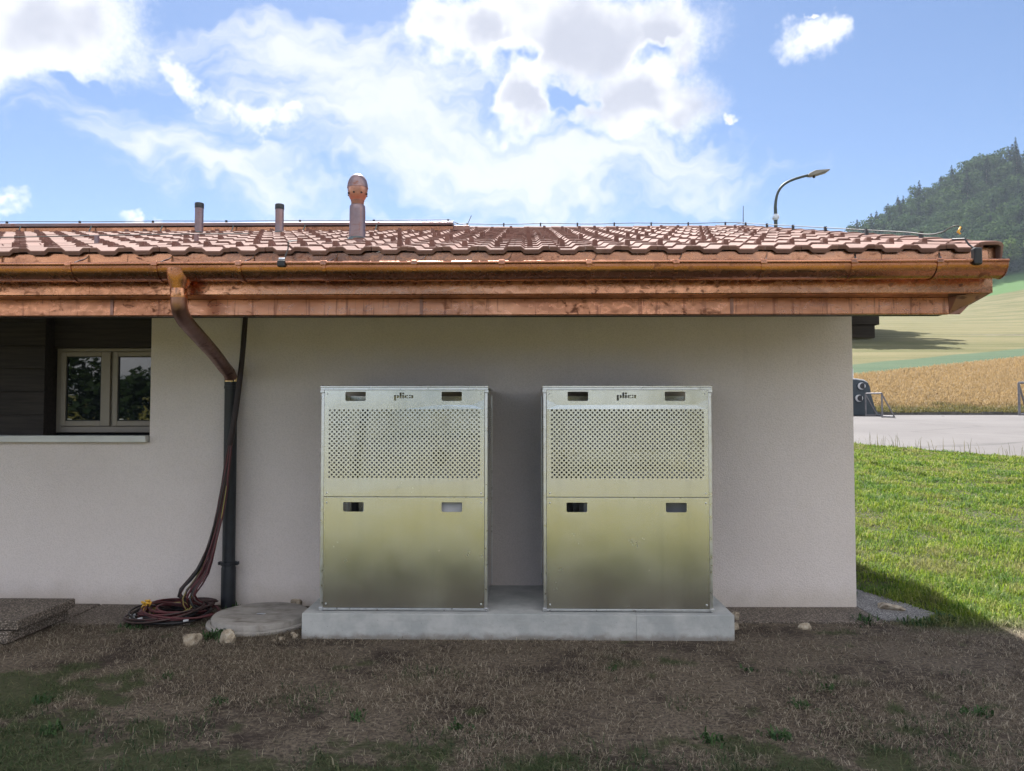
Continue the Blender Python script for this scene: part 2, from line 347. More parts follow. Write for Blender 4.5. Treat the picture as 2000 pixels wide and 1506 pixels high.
def leafy(name, fn, trans=0.4, spec=0.25):
    m = bpy.data.materials.new(name); m.use_nodes = True
    t = NT(m.node_tree); t.n.clear(); g = t.node('ShaderNodeNewGeometry')
    c = fn(t, g.outputs['Position'], g.outputs['Random Per Island'])
    df = t.node('ShaderNodeBsdfPrincipled'); t.put(df.inputs['Base Color'], c); df.inputs['Roughness'].default_value = 0.7; df.inputs['Specular IOR Level'].default_value = spec
    tr = t.node('ShaderNodeBsdfTranslucent'); t.put(tr.inputs[0], c)
    mx = t.node('ShaderNodeMixShader'); mx.inputs[0].default_value = trans
    t.l.new(df.outputs[0], mx.inputs[1]); t.l.new(tr.outputs[0], mx.inputs[2])
    t.l.new(mx.outputs[0], t.node('ShaderNodeOutputMaterial').inputs[0]); M[name] = m
def c_blade(t, pos, isl):
    gm, lush = green_mask(t, pos)
    dry = t.ramp(isl, [(0.0, (0.10, 0.076, 0.056)), (0.6, (0.25, 0.20, 0.148)), (1.0, (0.55, 0.48, 0.37))])
    grn = t.ramp(isl, [(0.0, (0.045, 0.075, 0.030)), (0.6, (0.085, 0.12, 0.05)), (1.0, (0.20, 0.20, 0.10))])
    lsh = t.ramp(isl, [(0.0, (0.065, 0.125, 0.010)), (0.55, (0.155, 0.235, 0.014)), (0.85, (0.25, 0.30, 0.03)), (1.0, (0.34, 0.33, 0.13))])
    n = t.noise(pos, 1.6, 4, 0.65)
    lsh = t.mix(t.m('MULTIPLY', t.mr(n, 0.38, 0.50, 1, 0), 0.75), lsh, t.mix(isl, (0.035, 0.10, 0.015), (0.10, 0.19, 0.03)))
    lsh = t.mix(t.m('MULTIPLY', t.mr(n, 0.51, 0.64), 0.8), lsh, t.mix(isl, (0.13, 0.14, 0.035), (0.28, 0.25, 0.10)))
    return t.mix(lush, t.mix(gm, dry, grn), lsh)
leafy('grass_blade', c_blade, 0.45)
leafy('tuft_blade', lambda t, p, i: t.ramp(i, [(0.0, (0.030, 0.055, 0.026)), (0.6, (0.060, 0.095, 0.040)), (0.8, (0.11, 0.13, 0.06)), (1.0, (0.36, 0.31, 0.22))]), 0.4)
leafy('weed_leaf', lambda t, p, i: t.mix(i, (0.03, 0.07, 0.025), (0.06, 0.11, 0.035)), 0.3)
leafy('wheat_stalk', lambda t, p, i: t.mix(t.mr(t.m('ADD', t.xyz(p)[1], t.m('MULTIPLY', t.noise(p, 0.5, 4), 5)), 40.5, 43.0), t.mix(i, (0.075, 0.085, 0.022), (0.18, 0.14, 0.05)), t.mix(i, (0.26, 0.175, 0.075), (0.36, 0.26, 0.13))), 0.4)
leafy('leaf_broad', lambda t, p, i: t.mix(t.m('MULTIPLY', t.mr(t.noise(p, 0.05, 3), 0.4, 0.65), 0.6), t.mix(i, (0.024, 0.046, 0.020), (0.062, 0.095, 0.034)), t.mix(i, (0.018, 0.038, 0.024), (0.042, 0.068, 0.036))), 0.5, 0.0)
leafy('leaf_light', lambda t, p, i: t.mix(i, (0.065, 0.115, 0.03), (0.13, 0.18, 0.05)), 0.45, 0.0)
leafy('leaf_conifer', lambda t, p, i: t.mix(i, (0.010, 0.020, 0.016), (0.022, 0.036, 0.024)), 0.3, 0.0)
simple('bark', (0.10, 0.08, 0.06), 0.9, 0, 0.25, 20)

# ------------------------------------------------------------------ mesh helpers
class MB:
    def __init__(s): s.v = []; s.f = []
    def add(s, vs, fs):
        o = len(s.v); s.v += [tuple(v) for v in vs]; s.f += [tuple(i + o for i in f) for f in fs]; return s
    def box(s, x0, x1, y0, y1, z0, z1):
        v = [(x0, y0, z0), (x1, y0, z0), (x1, y1, z0), (x0, y1, z0), (x0, y0, z1), (x1, y0, z1), (x1, y1, z1), (x0, y1, z1)]
        return s.add(v, [(0, 3, 2, 1), (4, 5, 6, 7), (0, 1, 5, 4), (1, 2, 6, 5), (2, 3, 7, 6), (3, 0, 4, 7)])
    def prism(s, poly, f):
        """poly: list of 2D points; f(p, k) -> 3D for the two ends k = 0, 1"""
        n = len(poly)
        v = [f(p, 0) for p in poly] + [f(p, 1) for p in poly]
        return s.add(v, [tuple(range(n - 1, -1, -1)), tuple(range(n, 2 * n))] + [(i, (i + 1) % n, n + (i + 1) % n, n + i) for i in range(n)])
    def tube(s, path, r, n=8, cap=True, flat=1.0):
        P = [Vector(p) for p in path]; rr = r if hasattr(r, '__len__') else [r] * len(P)
        rings = []; prev = None
        for i, p in enumerate(P):
            tg = (P[min(i + 1, len(P) - 1)] - P[max(i - 1, 0)]).normalized()
            ref = prev if prev is not None else (Vector((0, 0, 1)) if abs(tg.z) < 0.9 else Vector((1, 0, 0)))
            a = (ref - tg * ref.dot(tg))
            if a.length < 1e-6: a = tg.orthogonal()
            a.normalize(); b = tg.cross(a); prev = a
            rings.append([p + (a * math.cos(k * math.tau / n) * flat + b * math.sin(k * math.tau / n)) * rr[i] for k in range(n)])
        v = [q for r_ in rings for q in r_]
        f = [(i * n + k, i * n + (k + 1) % n, (i + 1) * n + (k + 1) % n, (i + 1) * n + k) for i in range(len(P) - 1) for k in range(n)]
        if cap: f += [tuple(range(n - 1, -1, -1)), tuple((len(P) - 1) * n + k for k in range(n))]
        return s.add(v, f)
    def lathe(s, prof, c, n=24, cap=True):
        v = [(c[0] + r * math.cos(k * math.tau / n), c[1] + r * math.sin(k * math.tau / n), c[2] + z) for r, z in prof for k in range(n)]
        f = [(i * n + k, i * n + (k + 1) % n, (i + 1) * n + (k + 1) % n, (i + 1) * n + k) for i in range(len(prof) - 1) for k in range(n)]
        if cap: f += [tuple(range(n - 1, -1, -1)), tuple((len(prof) - 1) * n + k for k in range(n))]
        return s.add(v, f)
    def mesh(s, name):
        me = bpy.data.meshes.new(name); me.from_pydata(s.v, [], s.f); me.update(); return me
    def build(s, name, m, parent=None, smooth=False, bevel=0.0, sol=0.0):
        return obj(name, s.mesh(name), m, parent, smooth, bevel, sol)
def obj(name, me, m, parent=None, smooth=False, bevel=0.0, sol=0.0):
    o = bpy.data.objects.new(name, me); col.objects.link(o)
    if m and not len(me.materials): me.materials.append(M[m])
    if parent:
        o.parent = parent; o.matrix_parent_inverse = wm(parent).inverted()
    if smooth:
        me.polygons.foreach_set('use_smooth', [True] * len(me.polygons))
        if smooth is not True: me.set_sharp_from_angle(angle=R(smooth))
    if sol:
        d = o.modifiers.new('solid', 'SOLIDIFY'); d.thickness = sol; d.offset = -1
    if bevel:
        d = o.modifiers.new('bevel', 'BEVEL'); d.width = bevel; d.segments = 2; d.limit_method = 'ANGLE'; d.angle_limit = R(40)
    return o
def wm(o):
    m = o.matrix_basis.copy()
    return wm(o.parent) @ o.matrix_parent_inverse @ m if o.parent else m
def tag(o, label=None, cat=None, group=None, kind=None):
    for k, v in (('label', label), ('category', cat), ('group', group), ('kind', kind)):
        if v: o[k] = v
    return o
def thing(name, label, cat, loc, group=None):
    o = bpy.data.objects.new(name, None); col.objects.link(o); o.location = loc; o.empty_display_size = 0.2
    return tag(o, label, cat, group)
def smooth_path(pts, n=8):
    P = [Vector(p) for p in pts]; out = []
    for i in range(len(P) - 1):
        a, b, c, d = P[max(i - 1, 0)], P[i], P[i + 1], P[min(i + 2, len(P) - 1)]
        for k in range(n):
            u = k / n
            out.append(0.5 * ((2 * b) + (c - a) * u + (2 * a - 5 * b + 4 * c - d) * u * u + (3 * b - a - 3 * c + d) * u ** 3))
    out.append(P[-1]); return out
def fast_mesh(name, V, F):
    """V (n,3) array, F (m,k) array of equal-sized faces"""
    me = bpy.data.meshes.new(name); V = np.ascontiguousarray(V, dtype=np.float32); F = np.ascontiguousarray(F, dtype=np.int32)
    me.vertices.add(len(V)); me.vertices.foreach_set('co', V.ravel())
    k = F.shape[1]; me.loops.add(F.size); me.loops.foreach_set('vertex_index', F.ravel())
    me.polygons.add(len(F)); me.polygons.foreach_set('loop_start', np.arange(0, F.size, k, dtype=np.int32))
    me.update(calc_edges=True); return me

# ------------------------------------------------------------------ terrain
def sstep(a, b, x):
    u = np.clip((x - a) / (b - a), 0, 1); return u * u * (3 - 2 * u)
def H(x, y):
    x = np.asarray(x, float); y = np.asarray(y, float)
    h = 0.0625 * np.clip(y - 7, 0, 23) + 0.0232 * np.clip(y - 30, 0, 7)
    tt = np.clip(y - 37, 0, 393)
    h = h + 0.15 * tt + 0.0005 * tt ** 2 * sstep(95, 290, x) - 0.10 * np.clip(y - 430, 0, 700)
    h = h - 0.06 * np.clip(y - 120, 0, 300) * sstep(60, -80, x)
    h = h + 0.03 * np.clip(-y - 40, 0, 600)
    return h
def axis(parts):
    out = []
    for a, b, s in parts: out += list(np.arange(a, b, s))
    return np.array(out + [parts[-1][1]])
gx = axis([(-700, -100, 60), (-100, -20, 10), (-20, 20, 1), (20, 60, 4), (60, 420, 6), (420, 900, 60)])
gy = axis([(-700, -100, 60), (-100, -20, 10), (-20, 0, 4), (0, 7, 0.5), (7, 30, 1), (30, 37, 1), (37, 61, 2), (61, 430, 6.15), (430, 1000, 57)])
X, Y = np.meshgrid(gx, gy); Z = H(X, Y)
V = np.stack([X.ravel(), Y.ravel(), Z.ravel()], 1); nx = len(gx)
I = np.arange((len(gy) - 1) * nx).reshape(-1, nx)[:, :-1].ravel()
gr = obj('ground', fast_mesh('ground', V, np.stack([I, I + 1, I + nx + 1, I + nx], 1)), 'ground', None, True)
tag(gr, kind='structure')
# road / yard behind the lawn
mb = MB(); xs = np.arange(-60, 121, 4.0)
def edge(x): return max(7.0, 20.3 - 1.225 * (x - 8.57)) if x > 4 else 25.9 - 0.02 * (x - 4)
rows = []
for xx in sorted(list(xs) + [4.01, 6, 7, 8.57, 9, 10, 11, 13, 15, 17, 19]):
    y0 = edge(xx); ys = sorted([y0, max(y0, 29.99), 30, 33, 36.55]); rows.append([(xx + 0.10 * math.sin(yy * 5.1), yy + (0.12 * math.sin(xx * 2.3) + 0.08 * math.sin(xx * 6.1) if k == 0 else 0), float(H(xx, yy)) + 0.012) for k, yy in enumerate(ys)])
nr = len(rows[0])
mb.add([p for r in rows for p in r], [(i * nr + k, (i + 1) * nr + k, (i + 1) * nr + k + 1, i * nr + k + 1) for i in range(len(rows) - 1) for k in range(nr - 1)])
tag(mb.build('road', 'asphalt'), kind='structure')
tag(MB().add([(-60, -4.3, 0.012), (60, -3.9, 0.012), (60, -22, 0.012), (-60, -23, 0.012)], [(3, 2, 1, 0)]).build('gravel_path', 'gravel'), kind='structure')
# kerb stones, one by one
kr = thing('kerb', 'long row of dark kerb stones between the asphalt yard and the wheat field', 'kerb', (15, 36.65, 1.6))
kb = MB().box(-0.485, 0.485, -0.09, 0.09, -0.15, 0.14); kme = kb.mesh('kerb_stone'); kme.materials.append(M['kerb_stone'])
for i in range(34):
    o = obj('kerb_stone', kme, None); o.parent = kr; o.matrix_parent_inverse = wm(kr).inverted()
    o.location = (-2 + i * 1.0, 36.65 + random.uniform(-.02, .02), float(H(0, 36.65)) + random.uniform(-.03, .02)); o.rotation_euler.z = random.uniform(-.02, .02)

# ------------------------------------------------------------------ house
SL = 0.268; TH = math.atan(SL); EY, EZ = 4.95, 2.662      # eave line of the tiles (top of the battens)
XR = 3.03                                                 # right edge of the roof
def roofz(y): return EZ + SL * (y - EY)
house = thing('house', 'long low cream rendered house with clay tiled roof and copper eaves', 'house', (-1.0, 6.47, 0))
WY = 6.47; WX = 2.735
# front wall with the recess on the left (recess right edge at x = -3.19)
RX = -3.19; SILL = 1.40
mb = MB()
mb.box(RX, WX, WY, WY + 0.30, 0.0, 2.66)
mb.box(-9.0, RX, WY, WY + 0.30, 0.0, SILL - 0.03)
mb.box(WX - 0.30, WX, WY + 0.30, 16.4, 0.0, 2.66)
gp = [(WY + 0.002, 2.66), (16.4, 2.66), (10.75, 4.12)]
gp = [(WY + 0.002, 2.662), (16.4, 2.662), (16.4, 2.9), (10.75, roofz(10.75) - 0.28), (WY + 0.002, roofz(WY) - 0.28)]
mb.prism(gp, lambda p, k: (WX - 0.30 + 0.30 * k, p[0], p[1]))
wall = mb.build('wall', 'stucco', house)
# faint render joint / movement bead
MB().box(-2.425, -2.419, WY - 0.0015, WY + 0.002, 1.75, 2.6).build('expansion_joint', 'concrete', wall)
# recess: dark timber cladding (boards), lintel, window
cl = MB().box(-9.0, -4.175, WY + 0.13, WY + 0.30, SILL, 2.62).build('timber_cladding', 'dark_wood', house)
for i in range(6):
    z0 = SILL + 0.003 + i * 0.2
    MB().box(-9.0, -4.17, WY + 0.105, WY + 0.129, z0, z0 + 0.196).build('cladding_board', 'dark_wood', cl, bevel=0.003)
lt = MB().box(-4.17, RX + 0.001, WY + 0.23, WY + 0.33, 2.195, 2.63).build('timber_lintel', 'dark_wood', house, bevel=0.004)
MB().box(-9.0, RX - 0.012, WY - 0.05, WY + 0.10, SILL - 0.03, SILL + 0.026).build('window_sill', 'window_sill', house, bevel=0.004)
MB().box(-9.0, RX - 0.002, WY + 0.10, WY + 0.34, SILL - 0.028, SILL + 0.012).build('sill_board', 'dark_wood', house)
win = MB()
wy0, wy1 = WY + 0.275, WY + 0.335
fx0, fx1, fz0, fz1 = -4.168, -3.02, 1.445, 2.192
for a in ((fx0, fx0 + 0.045, fz0, fz1), (fx1 - 0.045, fx1, fz0, fz1), (fx0 + 0.045, fx1 - 0.045, fz0, fz0 + 0.055), (fx0 + 0.045, fx1 - 0.045, fz1 - 0.03, fz1), (-3.675, -3.655, fz0 + 0.055, fz1 - 0.03)):
    win.box(a[0], a[1], wy0, wy1, a[2], a[3])
window = win.build('window', 'window_frame', house, bevel=0.004)
for (a, b_) in ((fx0 + 0.045, -3.675), (-3.655, fx1 - 0.045)):
    s = MB(); z0, z1 = fz0 + 0.058, fz1 - 0.033; w_ = 0.05 if a < -3.8 else 0.045; wr = 0.085 if a < -3.8 else 0.045
    for q in ((a + .003, a + w_, z0, z1), (b_ - wr, b_ - .003, z0, z1), (a + w_, b_ - wr, z0, z0 + 0.045), (a + w_, b_ - wr, z1 - 0.04, z1)): s.box(q[0], q[1], wy0 - 0.022, wy0 + 0.03, q[2], q[3])
    s.build('sash', 'window_frame', window, bevel=0.004)
    g_ = MB()
    for q in ((a + w_, a + w_ + .008, z0 + .045, z1 - .04), (b_ - wr - .008, b_ - wr, z0 + .045, z1 - .04), (a + w_, b_ - wr, z0 + .045, z0 + .053), (a + w_, b_ - wr, z1 - .048, z1 - .04)): g_.box(q[0], q[1], wy0 - 0.012, wy0 - 0.004, q[2], q[3])
    g_.build('gasket', 'gasket', window)
    MB().box(a + w_ - .01, b_ - wr + .01, wy0 - 0.004, wy0 + 0.02, z0 + 0.03, z1 - 0.03).build('pane', 'window_glass', window)
    MB().box(a + w_ + .012, a + w_ + .05, wy0 - 0.0065, wy0 - 0.005, z0 + .056, z0 + .063).build('sticker', 'sticker', window)
MB().box(-4.4, -2.9, wy1 + 0.03, wy1 + 0.05, 1.0, 2.62).build('interior_light_blocker', 'interior', house)  # unseen panel behind the window, enlarged to block light leaking from inside
# plinth strip hidden by paving; soffit boards and gable purlins
sof = MB(); 
sof.prism([(5.36, roofz(5.36) - 0.30), (10.75, roofz(10.75) - 0.30), (10.75, roofz(10.75) - 0.275), (5.36, roofz(5.36) - 0.275)], lambda p, k: (-9.0 + (9.0 + 2.93) * k, p[0], p[1]))
sof.build('soffit', 'dark_wood', house)
pu = MB(); pu.box(WX + 0.002, 3.035, 6.62, 6.80, 2.375, roofz(6.62) - 0.30).box(WX + 0.002, 3.0, 6.63, 6.79, 2.262, 2.373)
pu.build('purlin', 'dark_wood', house, bevel=0.004)
pu = MB(); pu.box(WX + 0.002, 3.0, 10.6, 10.8, 3.75, roofz(10.6) - 0.30); pu.build('purlin', 'dark_wood', house, bevel=0.004)

# roof deck
roof = MB()
roof.prism([(5.02, roofz(5.02) - 0.012), (10.75, roofz(10.75) - 0.012), (10.75, roofz(10.75) - 0.27), (5.12, roofz(5.12) - 0.27)], lambda p, k: (-9.0 + (9.0 + 2.92) * k, p[0], p[1]))
roof.prism([(10.75, roofz(10.75) - 0.012), (16.9, 2.65), (16.9, 2.4), (10.75, roofz(10.75) - 0.27)], lambda p, k: (-9.0 + (9.0 + 2.92) * k, p[0], p[1]))
roof = roof.build('roof', 'dark_wood', house)
# tiles
TW, EXP, LEN, TK, TILT = 0.232, 0.358, 0.43, 0.029, 0.012
prof = [(0.0, .021), (.20, .021), (.31, .0), (.70, .0), (.82, .021), (0.988, .021)]
def tile_mesh(name, nib, chip=0):
    b = MB(); n = len(prof)
    def pt(u, v, zo): return (u * TW, v * LEN, zo + TILT * (1 - v * LEN / EXP))
    top0 = [pt(u, 0.012, z) for u, z in prof]; topf = [pt(u, 0.0, z - 0.008) for u, z in prof]; bot = [pt(u, 0.004, z - TK) for u, z in prof]; top1 = [pt(u, 1, z) for u, z in prof]; bot1 = [pt(u, 1, z - TK + 0.012) for u, z in prof]
    rings = [bot1, bot, topf, top0, top1]
    v = [p for r in rings for p in r]
    f = [(i * n + k, i * n + k + 1, (i + 1) * n + k + 1, (i + 1) * n + k) for i in range(4) for k in range(n - 1)]
    f += [tuple(i * n for i in range(5)), tuple(i * n + n - 1 for i in range(4, -1, -1))]
    b.add(v, f)
    if nib:
        def q(x_, y_, z_): return (x_, y_, z_ + TILT * (1 - y_ / EXP))
        c = .45 * TW
        a = [q(c - .021, .14, 0), q(c + .021, .14, 0), q(c + .021, .235, 0), q(c - .021, .235, 0), q(c - .016, .148, .046), q(c + .016, .148, .046), q(c + .014, .178, .044), q(c - .014, .178, .044)]
        b.add(a, [(4, 5, 6, 7), (0, 1, 5, 4), (1, 2, 6, 5), (2, 3, 7, 6), (3, 0, 4, 7)])
    me = b.mesh(name); me.materials.append(M['roof_tile']); return me
t_plain, t_nib = tile_mesh('tile', False), tile_mesh('snow_guard_tile', True)
ncol_total = 49; ncrs = 17
rotm = Matrix.Rotation(TH, 4, 'X')
tiles = []
X_R0 = XR - 0.09
ADJX, ADJY = -0.72, 9.72
for c in range(ncrs):
    for i in range(ncol_total):
        x0 = X_R0 - (i + 1) * TW
        y0 = EY + c * EXP * math.cos(TH); z0 = EZ + c * EXP * math.sin(TH)
        if y0 + 0.2 > ADJY and x0 + TW < ADJX + 0.05 and y0 > ADJY - 0.1: continue
        # what the view from the yard can show of this tile
        if x0 + TW < -(y0 * 0.72) - 0.6: continue
        nib = (c == 1) or (c > 1 and (i + 2 * c) % 5 in (0,)) or (c > 2 and (i * 3 + c) % 7 == 0)
        tiles.append((y0, x0, z0, nib))
near = sorted(tiles, key=lambda q: (round(q[0], 3), abs(q[1])))
inv = wm(roof).inverted()
rest = MB()
for k, (y0, x0, z0, nib) in enumerate(near):
    jx, jz, jr = random.uniform(-.002, .002), random.uniform(-.001, .0035), random.uniform(-.006, .006)
    mtx = Matrix.Translation((x0 + jx, y0 + random.uniform(-.004, .004), z0 + jz)) @ rotm @ Matrix.Rotation(jr, 4, 'Z') @ Matrix.Rotation(random.uniform(-.006, .006), 4, 'Y')
    me = t_nib if nib else t_plain
    if k < 300:
        o = bpy.data.objects.new('tile', me); col.objects.link(o); o.parent = roof; o.matrix_parent_inverse = inv; o.matrix_basis = mtx
    else:
        rest.add([mtx @ v.co for v in me.vertices], [tuple(p.vertices) for p in me.polygons])
tag(rest.build('tile_field', 'roof_tile', roof), kind='stuff')
# verge tiles on the right edge: an L-shaped cover
vb = MB(); vp = [(-0.10, .030), (-0.06, .036), (0.01, .038), (0.045, .030), (0.058, .010), (0.058, -.085), (0.043, -.085), (0.040, 0.0), (0.02, .012), (-0.10, .008)]
vb.prism(vp, lambda p, k: (p[0], k * LEN, p[1] + TILT * (1 - k * LEN / EXP)))
vme = vb.mesh('verge_tile'); vme.materials.append(M['roof_tile'])
for c in range(ncrs):
    o = bpy.data.objects.new('verge_tile', vme); col.objects.link(o); o.parent = roof; o.matrix_parent_inverse = inv
    o.matrix_basis = Matrix.Translation((XR - 0.02 + random.uniform(-.003, .003), EY - 0.005 + c * EXP * math.cos(TH), EZ + 0.004 + c * EXP * math.sin(TH))) @ rotm
    md = o.modifiers.new('bevel', 'BEVEL'); md.width = 0.006; md.segments = 2
MB().prism([(5.0, roofz(5.0) - 0.10), (10.7, roofz(10.7) - 0.10), (10.7, roofz(10.7) + 0.01), (5.0, roofz(5.0) + 0.01)], lambda p, k: (2.925 + 0.122 * k, p[0], p[1])).build('verge_board', 'copper_sheet', house)
# ridge tiles
rb = MB(); rp = [(math.cos(R(a)) * 0.125, math.sin(R(a)) * 0.085) for a in range(0, 181, 20)] + [(math.cos(R(a)) * 0.105, math.sin(R(a)) * 0.065 - .004) for a in range(180, -1, -20)]
rb.prism(rp, lambda p, k: (k * 0.40, p[0] * (1.0 if k else 1.08), p[1] * (1.0 if k else 1.10)))
rme = rb.mesh('ridge_tile'); rme.materials.append(M['roof_tile'])
RY = 10.77; RZ = roofz(10.75) + 0.0
for i in range(12):
    o = bpy.data.objects.new('ridge_tile', rme); col.objects.link(o); o.parent = roof; o.matrix_parent_inverse = inv
    o.matrix_basis = Matrix.Translation((XR - 0.36 - i * 0.385, RY, RZ - 0.045 + random.uniform(-.004, .004))) @ Matrix.Rotation(random.uniform(-.01, .01), 4, 'Z')

# eaves: copper drip flashing, upper fascia, ledge, lower fascia, each in sheets with laps
def sheets(name, joints, x0, x1, prof2, mname, parent, end=None):
    js = [x0] + [j for j in joints if x0 < j < x1] + [x1]
    for i in range(len(js) - 1):
        a, b_ = js[i] + (0.0015 if i else 0), js[i + 1] - 0.0015
        off = 0.0012 * (i % 2)
        MB().prism(prof2, lambda p, k: ((a if k == 0 else b_), p[0] - off, p[1])).build(name, mname, parent, bevel=0.0015)
eaves = MB().prism([(5.10, 2.62), (5.40, 2.62), (5.40, 2.29), (5.25, 2.29), (5.25, 2.406), (5.10, 2.406)], lambda p, k: (-9.0 + (9.0 + 2.88) * k, p[0], p[1])).build('eaves_board', 'dark_wood', house)
UJ = [-7.3, -5.12, -2.936, -0.743, 1.428]; LJ = [-7.2, -5.03, -2.85, -0.713, 1.40]
sheets('drip_flashing', [-6.2, -4.4, -2.62, -0.85, 0.92, 2.3], -9.0, 2.985, [(4.978, 2.664), (4.970, 2.55), (4.974, 2.55), (4.996, 2.664)], 'copper_sheet', eaves)
sheets('fascia_sheet', UJ, -9.0, 2.99, [(5.070, 2.60), (5.070, 2.405), (5.076, 2.399), (5.099, 2.399), (5.099, 2.60)], 'copper_sheet', eaves)
sheets('ledge_strip', [-6.4, -4.2, -2.0, 0.15, 2.1], -9.0, 2.93, [(5.101, 2.405), (5.101, 2.401), (5.220, 2.396), (5.235, 2.405)], 'copper_tarnished', eaves)
sheets('lower_fascia_sheet', LJ, -9.0, 2.86, [(5.223, 2.3945), (5.218, 2.286), (5.225, 2.280), (5.249, 2.280), (5.249, 2.3945)], 'copper_streaked', eaves)
for j in UJ[1:]: MB().box(j - 0.012, j + 0.012, 5.0665, 5.071, 2.41, 2.60).build('lap_seam', 'copper_sheet', eaves, bevel=0.001)
for j in LJ[1:]: MB().box(j - 0.012, j + 0.010, 5.2135, 5.222, 2.287, 2.393).build('lap_seam', 'copper_tarnished', eaves, bevel=0.001)
# gable cornice: stepped copper profile running up the rake
vg = MB()
cp = [(2.86, 2.280), (2.935, 2.280), (3.0, 2.345), (3.005, 2.345), (3.062, 2.402), (3.062, 2.60), (2.93, 2.60), (2.86, 2.392)]
def rake(p, k):
    y_ = 5.073 if k == 0 else 10.75
    return (p[0], y_ + (0 if k else (0.15 if p[1] < 2.40 else 0.0)), p[1] + SL * (y_ - 5.073))
vg.prism(cp, rake); vg.build('gable_cornice', 'copper_tarnished', house, bevel=0.003)
fe = MB(); fe.prism([(2.9905, 2.60), (3.064, 2.60), (3.064, 2.402), (2.9905, 2.402)], lambda p, k: (p[0], 5.0685 + 0.006 * k, p[1])); fe.build('fascia_end', 'copper_sheet', eaves, bevel=0.001)

# ------------------------------------------------------------------ gutter with brackets
GY, GZ, GR = 4.955, 2.568, 0.095
gut = thing('gutter', 'copper half-round gutter running along the front eaves', 'gutter', (0, GY, GZ))
GX0, GX1 = -9.0, 3.04
ga = [R(a) for a in range(180, 361, 12)]
pr = [(GY + math.cos(a) * GR, GZ + math.sin(a) * GR) for a in ga] + [(GY + math.cos(a) * (GR - .003), GZ + math.sin(a) * (GR - .003)) for a in reversed(ga)]
js = [GX0, -4.3, -1.3, 1.7, GX1]
n = len(ga)
for i in range(4):
    b = MB(); xs_ = np.linspace(js[i], js[i + 1] + 0.02 * (i < 3), 13)
    for k in range(len(xs_)):
        s = 0.0015 * math.sin(xs_[k] * 2.7) + 0.0012 * (i % 2)
        b.v += [(xs_[k], p[0], p[1] + s) for p in pr]
    m_ = len(pr)
    b.f += [(k * m_ + j, k * m_ + (j + 1) % m_, (k + 1) * m_ + (j + 1) % m_, (k + 1) * m_ + j) for k in range(12) for j in range(m_)]
    b.build('trough', 'copper_gutter', gut, smooth=35)
bd = MB().tube([(x_, GY - GR - 0.004, GZ + 0.004 + 0.0015 * math.sin(x_ * 2.7)) for x_ in np.linspace(GX0, GX1, 30)], 0.0115, 10); bd.build('bead', 'copper_gutter', gut, smooth=50)
ec = MB().prism([(GY + math.cos(a) * (GR + .002), GZ + math.sin(a) * (GR + .002)) for a in ga], lambda p, k: (GX1 - 0.002 + 0.006 * k, p[0], p[1])); ec.build('end_cap', 'copper_gutter', gut, bevel=0.002)
# bracket: strap under the trough, clip at the bead, twisted spring strip to the roof edge
def bracket(x_):
    b = MB(); ga2 = [R(a) for a in range(184, 357, 12)]
    pp = [(GY + math.cos(a) * (GR + .006), GZ + math.sin(a) * (GR + .006)) for a in ga2]; qq = [(GY + math.cos(a) * (GR + .001), GZ + math.sin(a) * (GR + .001)) for a in reversed(ga2)]
    b.prism(pp + qq, lambda p, k: (x_ - 0.012 + 0.024 * k + (0.02 if p[1] < GZ - 0.06 else 0.0) * 0, p[0], p[1]))
    o = b.build('bracket', 'copper_gutter', gut, bevel=0.001)
    MB().box(x_ - 0.020, x_ + 0.020, GY - GR - 0.019, GY - GR + 0.014, GZ - 0.012, GZ + 0.018).build('bracket_clip', 'copper_gutter', o, bevel=0.004)
    s = MB(); pts = smooth_path([(x_ + .01, GY - GR + .01, GZ + .012), (x_ + .026, GY - 0.055, GZ + .030), (x_ + .045, GY - 0.01, GZ + .05), (x_ + .06, GY + 0.025, GZ + .082)], 4)
    w2 = 0.010; v = []
    for k, p in enumerate(pts):
        a = 1.4 * k / len(pts); dx, dz = math.cos(a) * w2, math.sin(a) * w2
        v += [(p.x - dx, p.y, p.z - dz), (p.x + dx, p.y, p.z + dz)]
    s.add(v, [(2 * k, 2 * k + 1, 2 * k + 3, 2 * k + 2) for k in range(len(pts) - 1)])
    s.build('spring_strip', 'zinc', o, sol=0.002)
for k in range(16):
    x_ = 2.62 - 0.557 * k
    if x_ > -6: bracket(x_ + random.uniform(-.015, .015))
# outlet funnel (part of the gutter)
OX = -2.262
fn_ = MB()
nseg = 20; lv = [(0.085, 0.092, -0.02), (0.082, 0.090, -0.055), (0.066, 0.075, -0.105), (0.052, 0.054, -0.145), (0.050, 0.050, -0.165)]
for rx, ry, zz in lv: fn_.v += [(OX + rx * math.cos(k * math.tau / nseg), GY - 0.012 + ry * math.sin(k * math.tau / nseg), GZ + zz) for k in range(nseg)]
fn_.f += [(i * nseg + k, i * nseg + (k + 1) % nseg, (i + 1) * nseg + (k + 1) % nseg, (i + 1) * nseg + k) for i in range(len(lv) - 1) for k in range(nseg)]
fn_.build('outlet_funnel', 'copper_gutter', gut, smooth=50)

